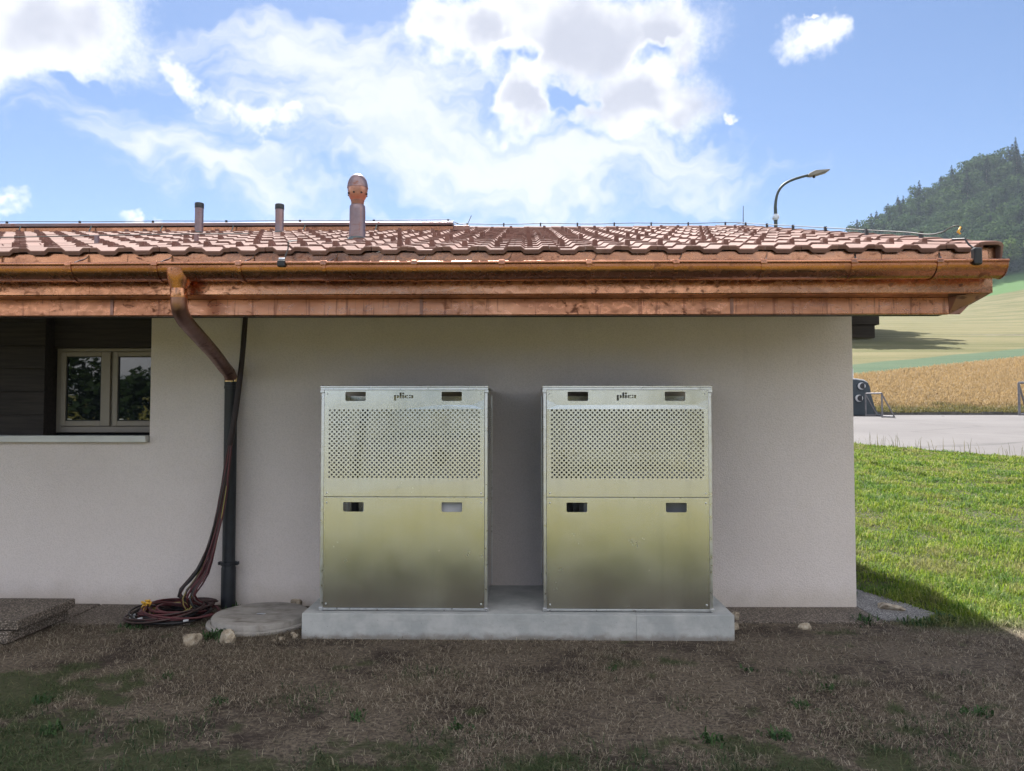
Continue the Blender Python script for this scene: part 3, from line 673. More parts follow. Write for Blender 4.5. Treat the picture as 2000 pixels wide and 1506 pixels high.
# ------------------------------------------------------------------ downpipe
dp = thing('downpipe', 'copper swan-neck downpipe running into a black standpipe on the wall', 'downpipe', (-2.465, 6.385, 0))
DY = GY - 0.012
path = smooth_path([(OX, DY, 2.425), (OX, DY, 2.36), (OX - 0.004, DY + 0.02, 2.30), (OX - 0.02, DY + 0.10, 2.255), (OX - 0.045, DY + 0.25, 2.215), (-2.40, 5.85, 2.075), (-2.455, 6.20, 1.99), (-2.466, 6.32, 1.955), (-2.468, 6.375, 1.915), (-2.468, 6.385, 1.86)], 6)
el = MB().tube(path, 0.0515, 20); el.build('swan_neck', 'copper_tarnished', dp, smooth=60)
MB().lathe([(0.0535, 0), (0.0545, 0.004), (0.0545, 0.056), (0.0535, 0.06)], (OX, DY, 2.362), 24).build('sleeve_collar', 'copper_sheet', dp, smooth=40)
MB().lathe([(0.0530, 0), (0.0530, 0.035)], (-2.468, 6.385, 1.878), 24).build('brass_ring', 'brass_collar', dp, smooth=40)
MB().lathe([(0.058, 0), (0.058, 0.33), (0.0545, 0.345), (0.0515, 0.37), (0.0515, 1.83), (0.0535, 1.84), (0.0535, 1.878), (0.050, 1.88)], (-2.468, 6.385, 0.0), 28).build('standpipe', 'black_pipe', dp, smooth=40)
cm = MB().lathe([(0.058, 0), (0.064, 0.002), (0.064, 0.028), (0.058, 0.03)], (-2.468, 6.385, 0.355), 28).build('pipe_clamp', 'black_pipe', dp, smooth=40)
for s in (-1, 1): MB().box(-2.468 + s * 0.073 - 0.011, -2.468 + s * 0.073 + 0.011, 6.365, 6.405, 0.358, 0.384).build('clamp_lug', 'black_pipe', cm, bevel=0.004)
c2_ = MB().lathe([(0.0535, 0), (0.056, 0.002), (0.056, 0.022), (0.0535, 0.024)], (-2.468, 6.385, 1.82), 28).build('pipe_clamp', 'black_pipe', dp, smooth=40)
MB().box(-2.413, -2.390, 6.37, 6.40, 1.82, 1.845).build('clamp_lug', 'black_pipe', c2_, bevel=0.005)

# ------------------------------------------------------------------ cable bundle
cbt = thing('cable_bundle', 'bundle of dark red and yellow cables hanging down the wall into a coil', 'cables', (-2.7, 6.15, 0))
tp = [(-2.335, 6.36, 2.62), (-2.343, 6.35, 2.40), (-2.36, 6.32, 2.0), (-2.40, 6.285, 1.55), (-2.43, 6.27, 1.35)]
MB().tube(smooth_path(tp, 6), [0.024 + 0.006 * min(1, i / 24) for i in range(25)], 10, flat=0.8).build('cable_sleeve', 'sleeve', cbt, smooth=60)
CX, CY = -2.78, 6.07
mats = ['cable_red', 'cable_brown', 'cable_black', 'cable_brown', 'cable_red', 'cable_black', 'cable_yellow', 'cable_brown', 'cable_red', 'cable_black', 'cable_brown', 'cable_red', 'cable_red', 'cable_black', 'cable_brown', 'cable_red', 'cable_yellow', 'cable_red']
for i, m_ in enumerate(mats):
    a0 = random.uniform(0.2, 1.1); j = lambda s: random.uniform(-s, s)
    sp = random.uniform(-1, 1)
    pts = [(-2.405 + j(.012), 6.28 + j(.01), 1.52), (-2.43 + .018 * sp + j(.008), 6.268 + j(.012), 1.25), (-2.475 + .03 * sp, 6.255 + j(.012), 0.90), (-2.53 + .035 * sp, 6.24 + j(.02), 0.60 + j(.03)), (-2.60 + .05 * sp, 6.20 + j(.03), 0.34 + j(.03)), (-2.69 + .07 * sp, 6.13 + j(.04), 0.16 + j(.02))]
    r = random.uniform(0.13, 0.285); sgn = 1; turns = random.uniform(1.4, 2.5)
    cx, cy = CX + j(.05), CY + j(.05); ph = a0; steps = int(turns * 16)
    base = random.uniform(0.014, 0.10) * (0.6 + 0.4 * r / 0.345)
    for k in range(steps):
        a = ph + sgn * k * math.tau / 16; rk = r * (1 + 0.17 * math.sin(k * 0.37 + i) + 0.05 * math.sin(k * 1.1 + 2 * i))
        pts.append((cx + rk * 1.02 * math.cos(a), cy + rk * 0.98 * math.sin(a), max(0.011, base + 0.03 * math.sin(k * .43 + i * 2))))
    MB().tube(smooth_path(pts, 3), 0.0075 if m_ != 'cable_yellow' else 0.0042, 6).build('cable', m_, cbt, smooth=True)
tb = MB()
for k in range(9):
    a = k * 2.4; c = Vector((-2.965 + .028 * math.cos(a) * (k / 9), 5.99 + .03 * math.sin(a), 0.115 + .02 * math.sin(k)))
    tb.tube([c + Vector((random.uniform(-.025, .025), random.uniform(-.02, .02), random.uniform(-.02, .025))) for _ in range(3)], [.008, .013, .006], 6)
tb.build('yellow_tape', 'tape_yellow', cbt, smooth=True)
for (a, b_) in ((-3.02, 5.86), (-2.95, 5.84), (-2.58, 5.80), (-3.06, 5.95)):
    MB().tube([(a, b_, .05), (a + .035, b_ + .012, .055)], .009, 6).build('cable_end', 'white_plastic', cbt)

# ------------------------------------------------------------------ equipment cabinets
def cdt(outer, holes):
    V_ = []; E_ = []
    def loop(p):
        o = len(V_); V_.extend(Vector(q) for q in p); E_.extend((o + i, o + (i + 1) % len(p)) for i in range(len(p)))
    loop(outer)
    for h in holes: loop(h)
    r = geometry.delaunay_2d_cdt(V_, E_, [], 0, 1e-6)
    def inside(p, poly):
        c = False
        for i in range(len(poly)):
            a, b_ = poly[i], poly[i - 1]
            if (a[1] > p[1]) != (b_[1] > p[1]) and p[0] < (b_[0] - a[0]) * (p[1] - a[1]) / (b_[1] - a[1]) + a[0]: c = not c
        return c
    fs = []
    for f in r[2]:
        c = ((r[0][f[0]].x + r[0][f[1]].x + r[0][f[2]].x) / 3, (r[0][f[0]].y + r[0][f[1]].y + r[0][f[2]].y) / 3)
        if not any(inside(c, h) for h in holes): fs.append(tuple(f))
    return [(v.x, v.y) for v in r[0]], fs
def rrect(x0, x1, z0, z1, r=0.012):
    p = []
    for cx, cz, a0 in ((x1 - r, z1 - r * .4, 0), (x0 + r, z1 - r * .4, 90), (x0 + r, z0 + r, 180), (x1 - r, z0 + r, 270)):
        rz = r * .4 if a0 < 180 else r
        for k in range(5):
            a = R(a0 + 22.5 * k); p.append((cx + r * math.cos(a), cz + rz * math.sin(a)))
    return p
def letters(ox, oz, s):
    """stencil-cut lettering, baseline at oz; zoom units (25 px per photo px), y up from baseline 605"""
    q = lambda x_, y_: (ox + (x_ - 300) * s, oz + (605 - y_) * s)
    rect = lambda a, b_, c, d_: [q(a, d_), q(b_, d_), q(b_, c), q(a, c)]
    circ = lambda cx, cy, r: [q(cx + r * math.cos(k * math.tau / 14), cy + r * math.sin(k * math.tau / 14)) for k in range(14)]
    out = [rect(300, 402, 450, 725)]
    out.append([q(428, 452)] + [q(478 + 74 * math.cos(R(a)), 528 - 78 * math.sin(R(a))) for a in range(80, -81, -16)] + [q(428, 604), q(455, 560), q(455, 490)])
    out += [rect(578, 668, 322, 605), circ(750, 372, 52), rect(702, 796, 450, 605)]
    out.append([q(914, 452), q(914, 604)] + [q(890 - 66 * math.cos(R(a)), 528 - 78 * math.sin(R(a))) for a in range(-70, 71, 14)])
    out += [circ(962, 468, 32), circ(962, 585, 30), circ(1080, 466, 36)]
    out.append([q(1112, 532), q(1112, 604)] + [q(1090 - 62 * math.cos(R(a)), 568 - 38 * math.sin(R(a))) for a in range(-70, 71, 20)])
    out += [rect(1150, 1240, 450, 605)]
    return out
CELL = 0.01735
def perforated(b, nx_, nz_, f, r=0.0081, ph=0):
    """checkerboard of square cells, every other one with a round hole; f(i, j) maps grid (in cells) to 3D"""
    idx = {}
    def g(i, j):
        if (i, j) not in idx: idx[(i, j)] = len(b.v); b.v.append(f(i, j))
        return idx[(i, j)]
    rr = r / CELL
    for j in range(nz_):
        for i in range(nx_):
            c = [g(i, j), g(i + 1, j), g(i + 1, j + 1), g(i, j + 1)]
            if (i + j + ph) % 2: b.f.append(tuple(c)); continue
            o = len(b.v); N = 12
            for k in range(N):
                a = R(225 + 30 * k); b.v.append(f(i + .5 + rr * math.cos(a), j + .5 + rr * math.sin(a)))
            for s in range(4):
                k0 = s * 3
                b.f.append((c[s], c[(s + 1) % 4], o + (k0 + 3) % N, o + (k0 + 2) % N, o + k0 + 1, o + k0))
def cabinet(X0, label, unit):
    W, Y0, Y1, Z0, Z1 = 1.218, 5.60, 6.42, 0.182, 1.808
    t_ = thing('equipment_cabinet', label, 'cabinet', (X0 + W / 2, (Y0 + Y1) / 2, Z0))
    X1 = X0 + W
    # frame posts and rails
    for a, b_ in ((X0, X0 + 0.022), (X1 - 0.022, X1)):
        MB().box(a, b_, Y0 + 0.004, Y0 + 0.034, Z0 + 0.026, Z1 - 0.046).build('corner_post', 'aluminium', t_, bevel=0.002)
        MB().box(a, b_, Y1 - 0.03, Y1, Z0 + 0.026, Z1 - 0.046).build('corner_post', 'aluminium', t_, bevel=0.002)
        e = -0.007 if a == X0 else 0.007
        MB().box(a + min(e, 0), b_ + max(e, 0), Y0 - 0.004, Y0 + 0.036, Z1 - 0.045, Z1 - 0.026).build('corner_bracket', 'aluminium', t_, bevel=0.002)
        MB().box(a + min(e, 0), b_ + max(e, 0), Y0 - 0.004, Y0 + 0.036, Z0 + 0.002, Z0 + 0.024).build('corner_bracket', 'aluminium', t_, bevel=0.002)
    MB().box(X0 + 0.023, X1 - 0.023, Y0 + 0.002, Y0 + 0.034, Z0 + 0.004, Z0 + 0.020).build('base_rail', 'aluminium', t_, bevel=0.002)
    lid = MB().box(X0 - 0.006, X1 + 0.006, Y0 - 0.008, Y1, Z1 - 0.008, Z1 + 0.004).build('lid', 'galvanised', t_, bevel=0.002)
    MB().box(X0 - 0.005, X1 + 0.005, Y0 - 0.006, Y0 - 0.003, Z1 - 0.0245, Z1 - 0.009).build('lid_edge', 'aluminium', t_, bevel=0.001)
    # upper door panel: strip with two hand holes and the cut lettering, perforated field, plain border
    P0, P1 = X0 + 0.024, X1 - 0.024; zs, zt = 1.008, Z1 - 0.027
    b = MB(); fx = X0 + 0.054; ft = 1.643; nx_, nz_ = 64, 29; fb = ft - nz_ * CELL; fx1 = fx + nx_ * CELL; yy = Y0 + 0.0
    vv, ff = cdt([(P0, ft), (P1, ft), (P1, zt), (P0, zt)], [rrect(X0 + .176, X0 + .326, 1.702, 1.770), rrect(X0 + .882, X0 + 1.030, 1.702, 1.770)] + letters(X0 + 0.533, 1.722, 0.0001493))
    b.add([(p[0], yy, p[1]) for p in vv], ff)
    perforated(b, nx_, nz_, lambda i, j: (fx + i * CELL, yy, ft - j * CELL))
    for q in ((P0, fx, fb, ft), (fx1, P1, fb, ft), (P0, P1, zs, fb)): b.add([(q[0], yy, q[2]), (q[1], yy, q[2]), (q[1], yy, q[3]), (q[0], yy, q[3])], [(0, 1, 2, 3)])
    bm = bmesh.new(); me = b.mesh('perforated_door'); bm.from_mesh(me); bmesh.ops.remove_doubles(bm, verts=bm.verts, dist=1e-5); bmesh.ops.recalc_face_normals(bm, faces=bm.faces)
    if sum(f.normal.y for f in bm.faces) > 0: bmesh.ops.reverse_faces(bm, faces=bm.faces)
    bm.to_mesh(me); bm.free()
    up_ = obj('perforated_door', me, 'galvanised', t_, sol=0.0015)
    # lower door
    b = MB(); z0, z1 = Z0 + 0.022, 0.998
    vv, ff = cdt([(P0, z0), (P1, z0), (P1, z1), (P0, z1)], [rrect(X0 + .166, X0 + .316, .897, .966), rrect(X0 + .884, X0 + 1.034, .897, .966)])
    b.add([(p[0], yy + 0.001, p[1]) for p in vv], ff); me = b.mesh('lower_door')
    bm = bmesh.new(); bm.from_mesh(me)
    if sum(f.normal.y for f in bm.faces) > 0: bmesh.ops.reverse_faces(bm, faces=bm.faces)
    bm.to_mesh(me); bm.free()
    lo_ = obj('lower_door', me, 'galvanised', t_, sol=0.0015)
    MB().box(P0, P1, yy - 0.004, yy + 0.010, 0.9985, 1.0035).build('door_edge', 'aluminium', lo_)
    MB().box(P0, P1, yy + 0.006, yy + 0.030, 1.0042, 1.0075).build('shadow_gap', 'unit_dark', t_)
    for par, zz in ((up_, zt - .025), (up_, zs + .025), (lo_, z1 - .035), (lo_, z0 + .03)):
        for xx in (P0 + .022, P1 - .022):
            MB().tube([(xx, yy + .001, zz), (xx, yy - .003, zz), (xx, yy - .0045, zz)], [.0065, .0062, .003], 8).build('rivet', 'aluminium', par, smooth=True)
    # perforated side walls and back
    for xx, s in ((X0 + 0.004, -1), (X1 - 0.004, 1)):
        b = MB(); ny = 44; ya = Y0 + 0.035; yb = Y1 - 0.031; sc = (yb - ya) / ny; nzs = 50; zt2 = 1.66; zb2 = zt2 - nzs * CELL
        perforated(b, ny, nzs, lambda i, j: (xx, ya + i * sc, zt2 - j * CELL))
        b.add([(xx, ya, zt2), (xx, yb, zt2), (xx, yb, Z1 - .045), (xx, ya, Z1 - .045)], [(0, 1, 2, 3)])
        b.add([(xx, ya, Z0 + .02), (xx, yb, Z0 + .02), (xx, yb, zb2), (xx, ya, zb2)], [(0, 1, 2, 3)])
        b.build('perforated_side', 'galvanised', t_, sol=0.0012)
        MB().box(xx - .006 if s < 0 else xx + .001, xx - .001 if s < 0 else xx + .006, Y1 - 0.10, Y1 - 0.06, Z1 - .12, Z1 - .05).build('side_clip', 'zinc', t_)
    MB().box(X0 + .025, X1 - .025, Y1 - .004, Y1 - .001, Z0 + .02, Z1 - .05).build('back_panel', 'galvanised', t_)
    if unit == 0:
        u_ = MB().box(X0 + 0.30, X1 - 0.05, Y0 + 0.032, Y1 - 0.12, Z0 + 0.10, 1.43).build('condenser_unit', 'unit_grey', t_, bevel=0.02)
        MB().tube([(X0 + .868, Y0 + .026, 1.29), (X0 + .868, Y0 + .034, 1.29)], .062, 20).build('fan_hub', 'unit_dark', u_)
        MB().box(X0 + .40, X0 + .62, Y0 + .027, Y0 + .034, 1.285, 1.30).build('badge', 'unit_dark', u_)
        MB().tube(smooth_path([(X0 + .22, Y0 + .2, Z0 + .05), (X0 + .2, Y0 + .25, 1.1), (X0 + .26, Y0 + .28, 1.6), (X0 + .27, Y0 + .4, 1.70)], 6), .03, 10).build('insulated_pipe', 'unit_dark', t_, smooth=True)
    else:
        MB().box(X0 + 0.06, X1 - 0.18, Y0 + 0.09, Y1 - 0.1, 1.34, 1.68).build('condenser_unit', 'unit_grey', t_, bevel=0.02)
        MB().box(X0 + 0.30, X1 - 0.10, Y0 + 0.12, Y1 - 0.12, Z0 + 0.10, 1.185).build('condenser_unit', 'unit_grey', t_, bevel=0.02)
        MB().tube(smooth_path([(X0 + .2, Y0 + .2, Z0 + .05), (X0 + .2, Y0 + .25, 0.9), (X0 + .16, Y0 + .28, 1.3)], 6), .03, 10).build('insulated_pipe', 'unit_dark', t_, smooth=True)
    return t_
cabinet(-1.497, 'galvanised perforated equipment cabinet beside the downpipe, left of the pair', 0)
cabinet(0.128, 'galvanised perforated equipment cabinet nearest the house corner, right of the pair', 1)

# concrete base
pl_ = thing('concrete_base', 'raw grey concrete base slab under the two metal cabinets', 'concrete slab', (-0.06, 6.0, 0))
MB().box(-1.605, 0.7840, 5.53, 6.468, -0.12, 0.18).build('slab', 'concrete', pl_, bevel=0.003)
MB().box(0.7848, 1.478, 5.5305, 6.468, -0.12, 0.1795).build('slab', 'concrete', pl_, bevel=0.003)

# ------------------------------------------------------------------ paving along the wall
pv = thing('wall_paving', 'strip of exposed aggregate paving slabs along the foot of the wall', 'paving', (0, 6.15, 0))
def slab(x0, x1, y0, y1, z0, z1, m_, tilt=0.0, par=pv):
    me = MB().box(x0, x1, y0, y1, z0, z1)
    me.v = [(a, b_, c + tilt * (a - x0)) for a, b_, c in me.v]
    return me.build('paving_slab', m_, par, bevel=0.008)
for k in range(5): slab(-3.06 - 0.505 * (k + 1), -3.06 - 0.505 * k - 0.012, 5.86, 6.466, -0.05, 0.012 + 0.004 * (k % 2), 'aggregate', random.uniform(-.01, .01))
slab(-3.055, -2.56, 5.88, 6.466, -0.05, 0.010, 'aggregate')
slab(1.52, 2.742, 6.0, 6.466, -0.05, 0.010, 'aggregate', 0.004)
sp_ = MB().prism([(2.77, 6.05), (3.02, 6.02), (3.28, 6.28), (3.20, 6.62), (2.95, 7.3), (2.745, 7.9), (2.745, 6.2)], lambda p, k: (p[0], p[1], -0.04 + 0.055 * k)); sp_.build('paving_slab', 'aggregate_grey', pv, bevel=0.006)
def rock(name, label, loc, sx, sy, sz, m_='limestone', seed=0, cat='stone', group=None, parent=None):
    bm = bmesh.new(); bmesh.ops.create_icosphere(bm, subdivisions=3, radius=1.0)
    r = random.Random(seed); dirs = [Vector((r.gauss(0, 1), r.gauss(0, 1), r.gauss(0, 1))).normalized() for _ in range(16)]; offs = [r.uniform(.45, .85) for _ in dirs]
    for v in bm.verts:
        p = v.co.copy()
        for dd, o_ in zip(dirs, offs):
            e = p.dot(dd) - o_
            if e > 0: p -= dd * e * 0.98
        p += Vector((math.sin(p.y * 9 + seed), math.sin(p.z * 8 + seed), math.sin(p.x * 10 + seed))) * 0.025
        v.co = Vector((p.x * sx, p.y * sy, p.z * sz))
    me = bpy.data.meshes.new(name); bm.to_mesh(me); bm.free()
    o = obj(name, me, m_, parent, 28); o.location = (loc[0], loc[1], loc[2] + sz * 0.55); o.rotation_euler.z = seed
    if label: tag(o, label, cat, group)
    return o
rock('flat_stone', 'flat broken stone lying on the grey paving by the house corner', (2.98, 6.43, 0.012), .16, .10, .034, 'limestone', 5)
# two stacked slabs at the left
# lower front edge near y = 5.5
st = thing('stacked_slabs', 'two stacked aggregate step slabs lying on the grass below the window', 'step slabs', (-4.2, 5.7, 0))
def stepslab(x0, x1, xs, y0, y1, z0, z1):
    MB().prism([(x0, y0), (x1 - xs, y0), (x1, y1), (x0, y1)], lambda p, k: (p[0], p[1], z0 + (z1 - z0) * k)).build('step_slab', 'aggregate', st, bevel=0.01)
stepslab(-5.2, -3.53, 0.02, 5.36, 6.02, 0.095, 0.165)
stepslab(-5.2, -3.575, 0.02, 5.33, 6.00, 0.012, 0.090)
# round concrete cover
cv = thing('manhole_cover', 'round concrete shaft cover with a centre hole beside the base slab', 'manhole cover', (-2.05, 5.97, 0))
b = MB(); nn = 48; b.lathe([(0.030, 0.02), (0.034, 0.052), (0.05, 0.056), (0.33, 0.058), (0.355, 0.054), (0.362, 0.045), (0.362, -0.02)], (-2.05, 5.975, 0.012), nn, False); b.build('cover_disc', 'cover_concrete', cv, smooth=40)
MB().lathe([(0.40, -0.03), (0.40, 0.018), (0.392, 0.026), (0.366, 0.026)], (-2.05, 5.975, 0.0), nn, False).build('cover_rim', 'cover_concrete', cv, smooth=40)
MB().lathe([(0.036, 0), (0.036, 0.004)], (-2.05, 5.975, 0.035), 16).build('lift_hole', 'interior', cv)
MB().box(-2.085, -2.015, 5.970, 5.980, 0.060, 0.066).build('lift_bar', 'zinc', cv, bevel=0.002)
# stones
rock('stone', 'pale angular limestone in the grass left of the round cover', (-2.325, 5.40, -.02), .092, .07, .075, seed=1)
rock('stone', 'pitted ochre limestone against the rim of the round cover', (-2.095, 5.43, -.02), .075, .06, .075, seed=2)
rock('stone', 'brown stone wedged by the wall above the round cover', (-1.90, 6.38, 0.0), .06, .05, .06, seed=3)
for k, (a, b_, s) in enumerate(((-1.74, 5.50, .03), (-1.66, 5.56, .035), (-1.70, 5.63, .025), (-1.78, 5.46, .018))): rock('small_stone', ['thumb-sized stone leaning toward the round cover left of the base', 'largest of the small stones touching the left end of the base', 'small stone furthest back between round cover and base', 'tiniest pebble in front of the small stones left of the base'][k], (a, b_, -.005), s, s * .9, s * .8, seed=10 + k, group='small stones left of the concrete base')
for k, (a, b_, z_, s) in enumerate(((1.56, 5.86, -.01, .05), (1.54, 6.02, .0, .05), (1.60, 5.98, .04, .045), (1.56, 6.16, .0, .05), (1.63, 6.10, 0, .035))): rock('small_stone', ['front brown stone at the right corner of the concrete base', 'lower brown stone in the heap right of the base', 'top brown stone of the heap right of the base', 'rearmost brown stone by the wall right of the base', 'smallest brown stone on the paving side of the heap'][k], (a, b_, z_), s, s * .9, s * .85, seed=20 + k, group='brown stones at the right end of the base')
rock('small_stone', 'single rounded stone at the edge of the right paving', (2.09, 5.86, -.01), .06, .04, .04, seed=31)

# ------------------------------------------------------------------ rear roof edge behind the tiles on the left
rear = thing('rear_building', 'taller rear roof edge clad in copper behind the tiles on the left', 'building', (-5, 12, 3.5))
MB().box(-13, -0.94, 9.86, 15.0, 3.0, 4.00).build('wall', 'flashing', rear)
MB().box(-13, -0.72, 9.78, 9.858, 3.60, 3.958).build('flashing_strip', 'flashing', rear)
for i, (a, b_) in enumerate(((-13, -8.2), (-8.197, -4.7), (-4.697, -2.2), (-2.197, -0.93))):
    MB().prism([(9.74, 3.962), (9.735, 4.015), (9.75, 4.022), (9.86, 4.022), (9.86, 3.962)], lambda p, k: ((a if k == 0 else b_), p[0], p[1] + 0.0008 * i)).build('copper_fascia', 'copper_gutter', rear)
    MB().prism([(9.70, 4.028), (9.695, 4.062), (9.71, 4.070), (9.90, 4.070), (9.90, 4.028)], lambda p, k: ((a if k == 0 else b_), p[0], p[1] + 0.0008 * i)).build('copper_capping', 'copper_vent', rear)
MB().box(-0.928, -0.72, 9.74, 9.9, 3.962, 4.028).build('copper_capping', 'copper_tarnished', rear, bevel=0.004)
for k in range(7):
    MB().tube([(-1.9 - k * 0.92, 9.69, 4.03), (-1.92 - k * 0.92, 9.66, 3.94)], .008, 6).build('bracket', 'flashing', rear)

# ------------------------------------------------------------------ vent pipes
def pipe(x_, y_, r, top, label):
    zb = roofz(y_) - 0.05
    p = thing('vent_pipe', label, 'vent pipe', (x_, y_, zb))
    MB().lathe([(r, 0), (r, top - zb - 0.03), (r * .9, top - zb - 0.03)], (x_, y_, zb), 20).build('shaft', 'copper_vent', p, smooth=40)
    MB().lathe([(r * 1.09, 0), (r * 1.09, 0.055), (r * 0.98, 0.062)], (x_, y_, top - 0.062), 20).build('cap', 'black_plastic', p, smooth=40)
    MB().lathe([(r * 1.7, 0), (r * 1.05, 0.05)], (x_, y_, zb + 0.03), 16, False).build('flashing_collar', 'flashing', p, smooth=40)
pipe(-3.89, 9.0, .049, 4.125, 'slim capped vent pipe standing furthest left on the tiles')
pipe(-2.927, 9.0, .049, 4.105, 'slim capped vent pipe midway between its twin and the copper cowl')
vx, vy = -1.553, 7.0; zb = roofz(vy) - 0.03
ch = thing('vent_cowl', 'thick tarnished copper vent stack with egg-shaped cowl on the tiles', 'vent stack', (vx, vy, zb))
MB().lathe([(.074, 0), (.072, .30), (.070, .345), (.060, .358), (.052, .362)], (vx, vy, zb), 28).build('stack', 'copper_vent', ch, smooth=45)
MB().lathe([(.056, 0), (.058, .004), (.058, .028), (.062, .034), (.062, .040), (.052, .044)], (vx, vy, zb + .358), 28).build('neck', 'copper_tarnished', ch, smooth=45)
lb = MB().lathe([(.060, 0), (.075, .025), (.088, .065), (.0925, .105), (.093, .118)], (vx, vy, zb + .398), 28).build('lower_bowl', 'copper_bright', ch, smooth=45)
for k in range(8):
    a = R(-100 + 45 * k); cx, cy = vx + .086 * math.cos(a), vy + .086 * math.sin(a)
    MB().tube([(cx, cy, zb + .455), (cx + .0085 * math.cos(a), cy + .0085 * math.sin(a), zb + .4525)], .0085, 10).build('vent_hole', 'interior', lb)
MB().lathe([(.0975, 0), (.0955, .006), (.093, .03), (.084, .068), (.066, .100), (.042, .122), (.018, .131), (.001, .132)], (vx, vy, zb + .514), 28).build('dome', 'copper_vent', ch, smooth=45)
MB().lathe([(.12, 0), (.08, .05)], (vx, vy, zb + .0), 20, False).build('flashing_collar', 'flashing', ch, smooth=40)

# ------------------------------------------------------------------ lightning conductor
lc = thing('ridge_conductor', 'thin lightning conductor wire clipped along the tiled ridge', 'wire', (1.0, RY, RZ + 0.05))
zz = RZ + 0.085
MB().tube([(x_, RY, zz + 0.006 * math.sin(x_ * 5)) for x_ in np.linspace(-1.7, XR + 0.02, 30)], .005, 5).build('wire', 'wire', lc)
for k in range(9):
    x_ = -1.35 + k * 0.52
    MB().box(x_ - .010, x_ + .010, RY - .012, RY + .012, zz - .05, zz + .012).build('clip', 'clip_dark', lc)
MB().tube([(XR + 0.03, RY, zz - .02), (XR + 0.035, RY, zz + .24)], [.006, .004], 6).build('air_rod', 'wire', lc)
lc = thing('rear_conductor', 'thin lightning conductor wire along the copper rear roof edge', 'wire', (-5, 9.8, 4.1))
pts = [(-12, 9.8, 4.115)] + [(-11 + k * 0.9, 9.8, 4.112 + .006 * (k % 2)) for k in range(11)] + [(-0.98, 9.8, 4.115), (-0.86, 9.8, 4.06), (-0.74, 9.8, 4.055)]
MB().tube(pts, .0045, 5).build('wire', 'wire', lc)
for k in range(11):
    x_ = -10.6 + k * 0.96
    MB().box(x_ - .012, x_ + .012, 9.79, 9.81, 4.072, 4.122).build('clip', 'clip_dark', lc)
MB().tube([(-0.755, 9.8, 4.04), (-0.70, 9.8, 4.17)], .004, 6).build('air_rod', 'wire', lc)
lc = thing('verge_conductor', 'bare lightning wire down the right roof edge with yellow end cap', 'wire', (XR - 0.15, 5.4, 2.85))
pts = [(XR - 0.10, RY, zz - .03)] + [(XR - 0.10, y_, roofz(y_) + .085) for y_ in np.linspace(10.4, 5.9, 9)] + [(XR - 0.13, 5.55, roofz(5.55) + .08), (XR - 0.14, 5.35, roofz(5.35) + .10), (XR - 0.13, 5.22, roofz(5.22) + .145), (XR - 0.105, 5.18, roofz(5.2) + .14), (XR - 0.10, 5.17, roofz(5.2) + .115)]
MB().tube(smooth_path(pts, 5), .0042, 6).build('wire', 'wire', lc, smooth=True)
MB().tube([(XR - 0.105, 5.175, roofz(5.2) + .135), (XR - 0.125, 5.17, roofz(5.2) + .10), (XR - 0.11, 5.168, roofz(5.2) + .085)], [.006, .010, .005], 6).build('end_cap', 'tape_yellow', lc, smooth=True)
for k in range(6):
    y_ = 10.2 - k * 0.9
    MB().box(XR - .112, XR - .088, y_ - .012, y_ + .012, roofz(y_) + .03, roofz(y_) + .095).build('clip', 'clip_dark', lc)
lc = thing('roof_conductor', 'bare lightning wire crossing the tiles on the left down to the gutter', 'wire', (-1.6, 5.2, 2.8))
pts = [(-4.6, 5.55, roofz(5.55) + .075), (-3.9, 5.8, roofz(5.8) + .08), (-3.1, 6.1, roofz(6.1) + .085), (-2.3, 6.3, roofz(6.3) + .085)]
MB().tube(smooth_path(pts, 6), .0045, 5).build('wire', 'wire', lc, smooth=True)
for (x_, y_) in ((-4.1, 5.73), (-3.4, 5.98), (-2.7, 6.2)): MB().box(x_ - .014, x_ + .014, y_ - .012, y_ + .012, roofz(y_) + .02, roofz(y_) + .085).build('clip', 'copper_vent', lc)
lc = thing('gutter_clamp', 'small black conductor clamp on the gutter between downpipe and cabinets', 'clamp', (-1.56, GY - GR, GZ))
MB().box(-1.585, -1.535, GY - GR - .03, GY - GR + .02, GZ - .022, GZ + .018).build('clamp_body', 'black_plastic', lc, bevel=.006)
MB().tube([(-1.55, GY - GR, GZ + .02), (-1.545, 4.93, EZ + .02), (-1.545, 4.93, EZ + .065), (-1.54, 5.1, roofz(5.1) + .07)], .0045, 6).build('wire', 'wire', lc)
MB().tube([(-1.58, GY - GR - .005, GZ + .03), (-1.54, GY - GR - .005, GZ + .03)], .008, 6).build('bolt', 'zinc', lc)
lc = thing('gutter_clamp', 'larger black conductor clamp near the right end of the gutter', 'clamp', (2.84, GY - GR, GZ))
MB().box(2.815, 2.865, GY - GR - .03, GY - GR + .02, GZ - .025, GZ + .085).build('clamp_body', 'black_plastic', lc, bevel=.01)
MB().tube([(2.825, GY - GR - .01, GZ + .08), (2.82, 4.90, GZ + .115), (2.812, 4.93, EZ + .065), (2.80, 5.05, EZ + .09)], .006, 6).build('wire', 'black_plastic', lc)

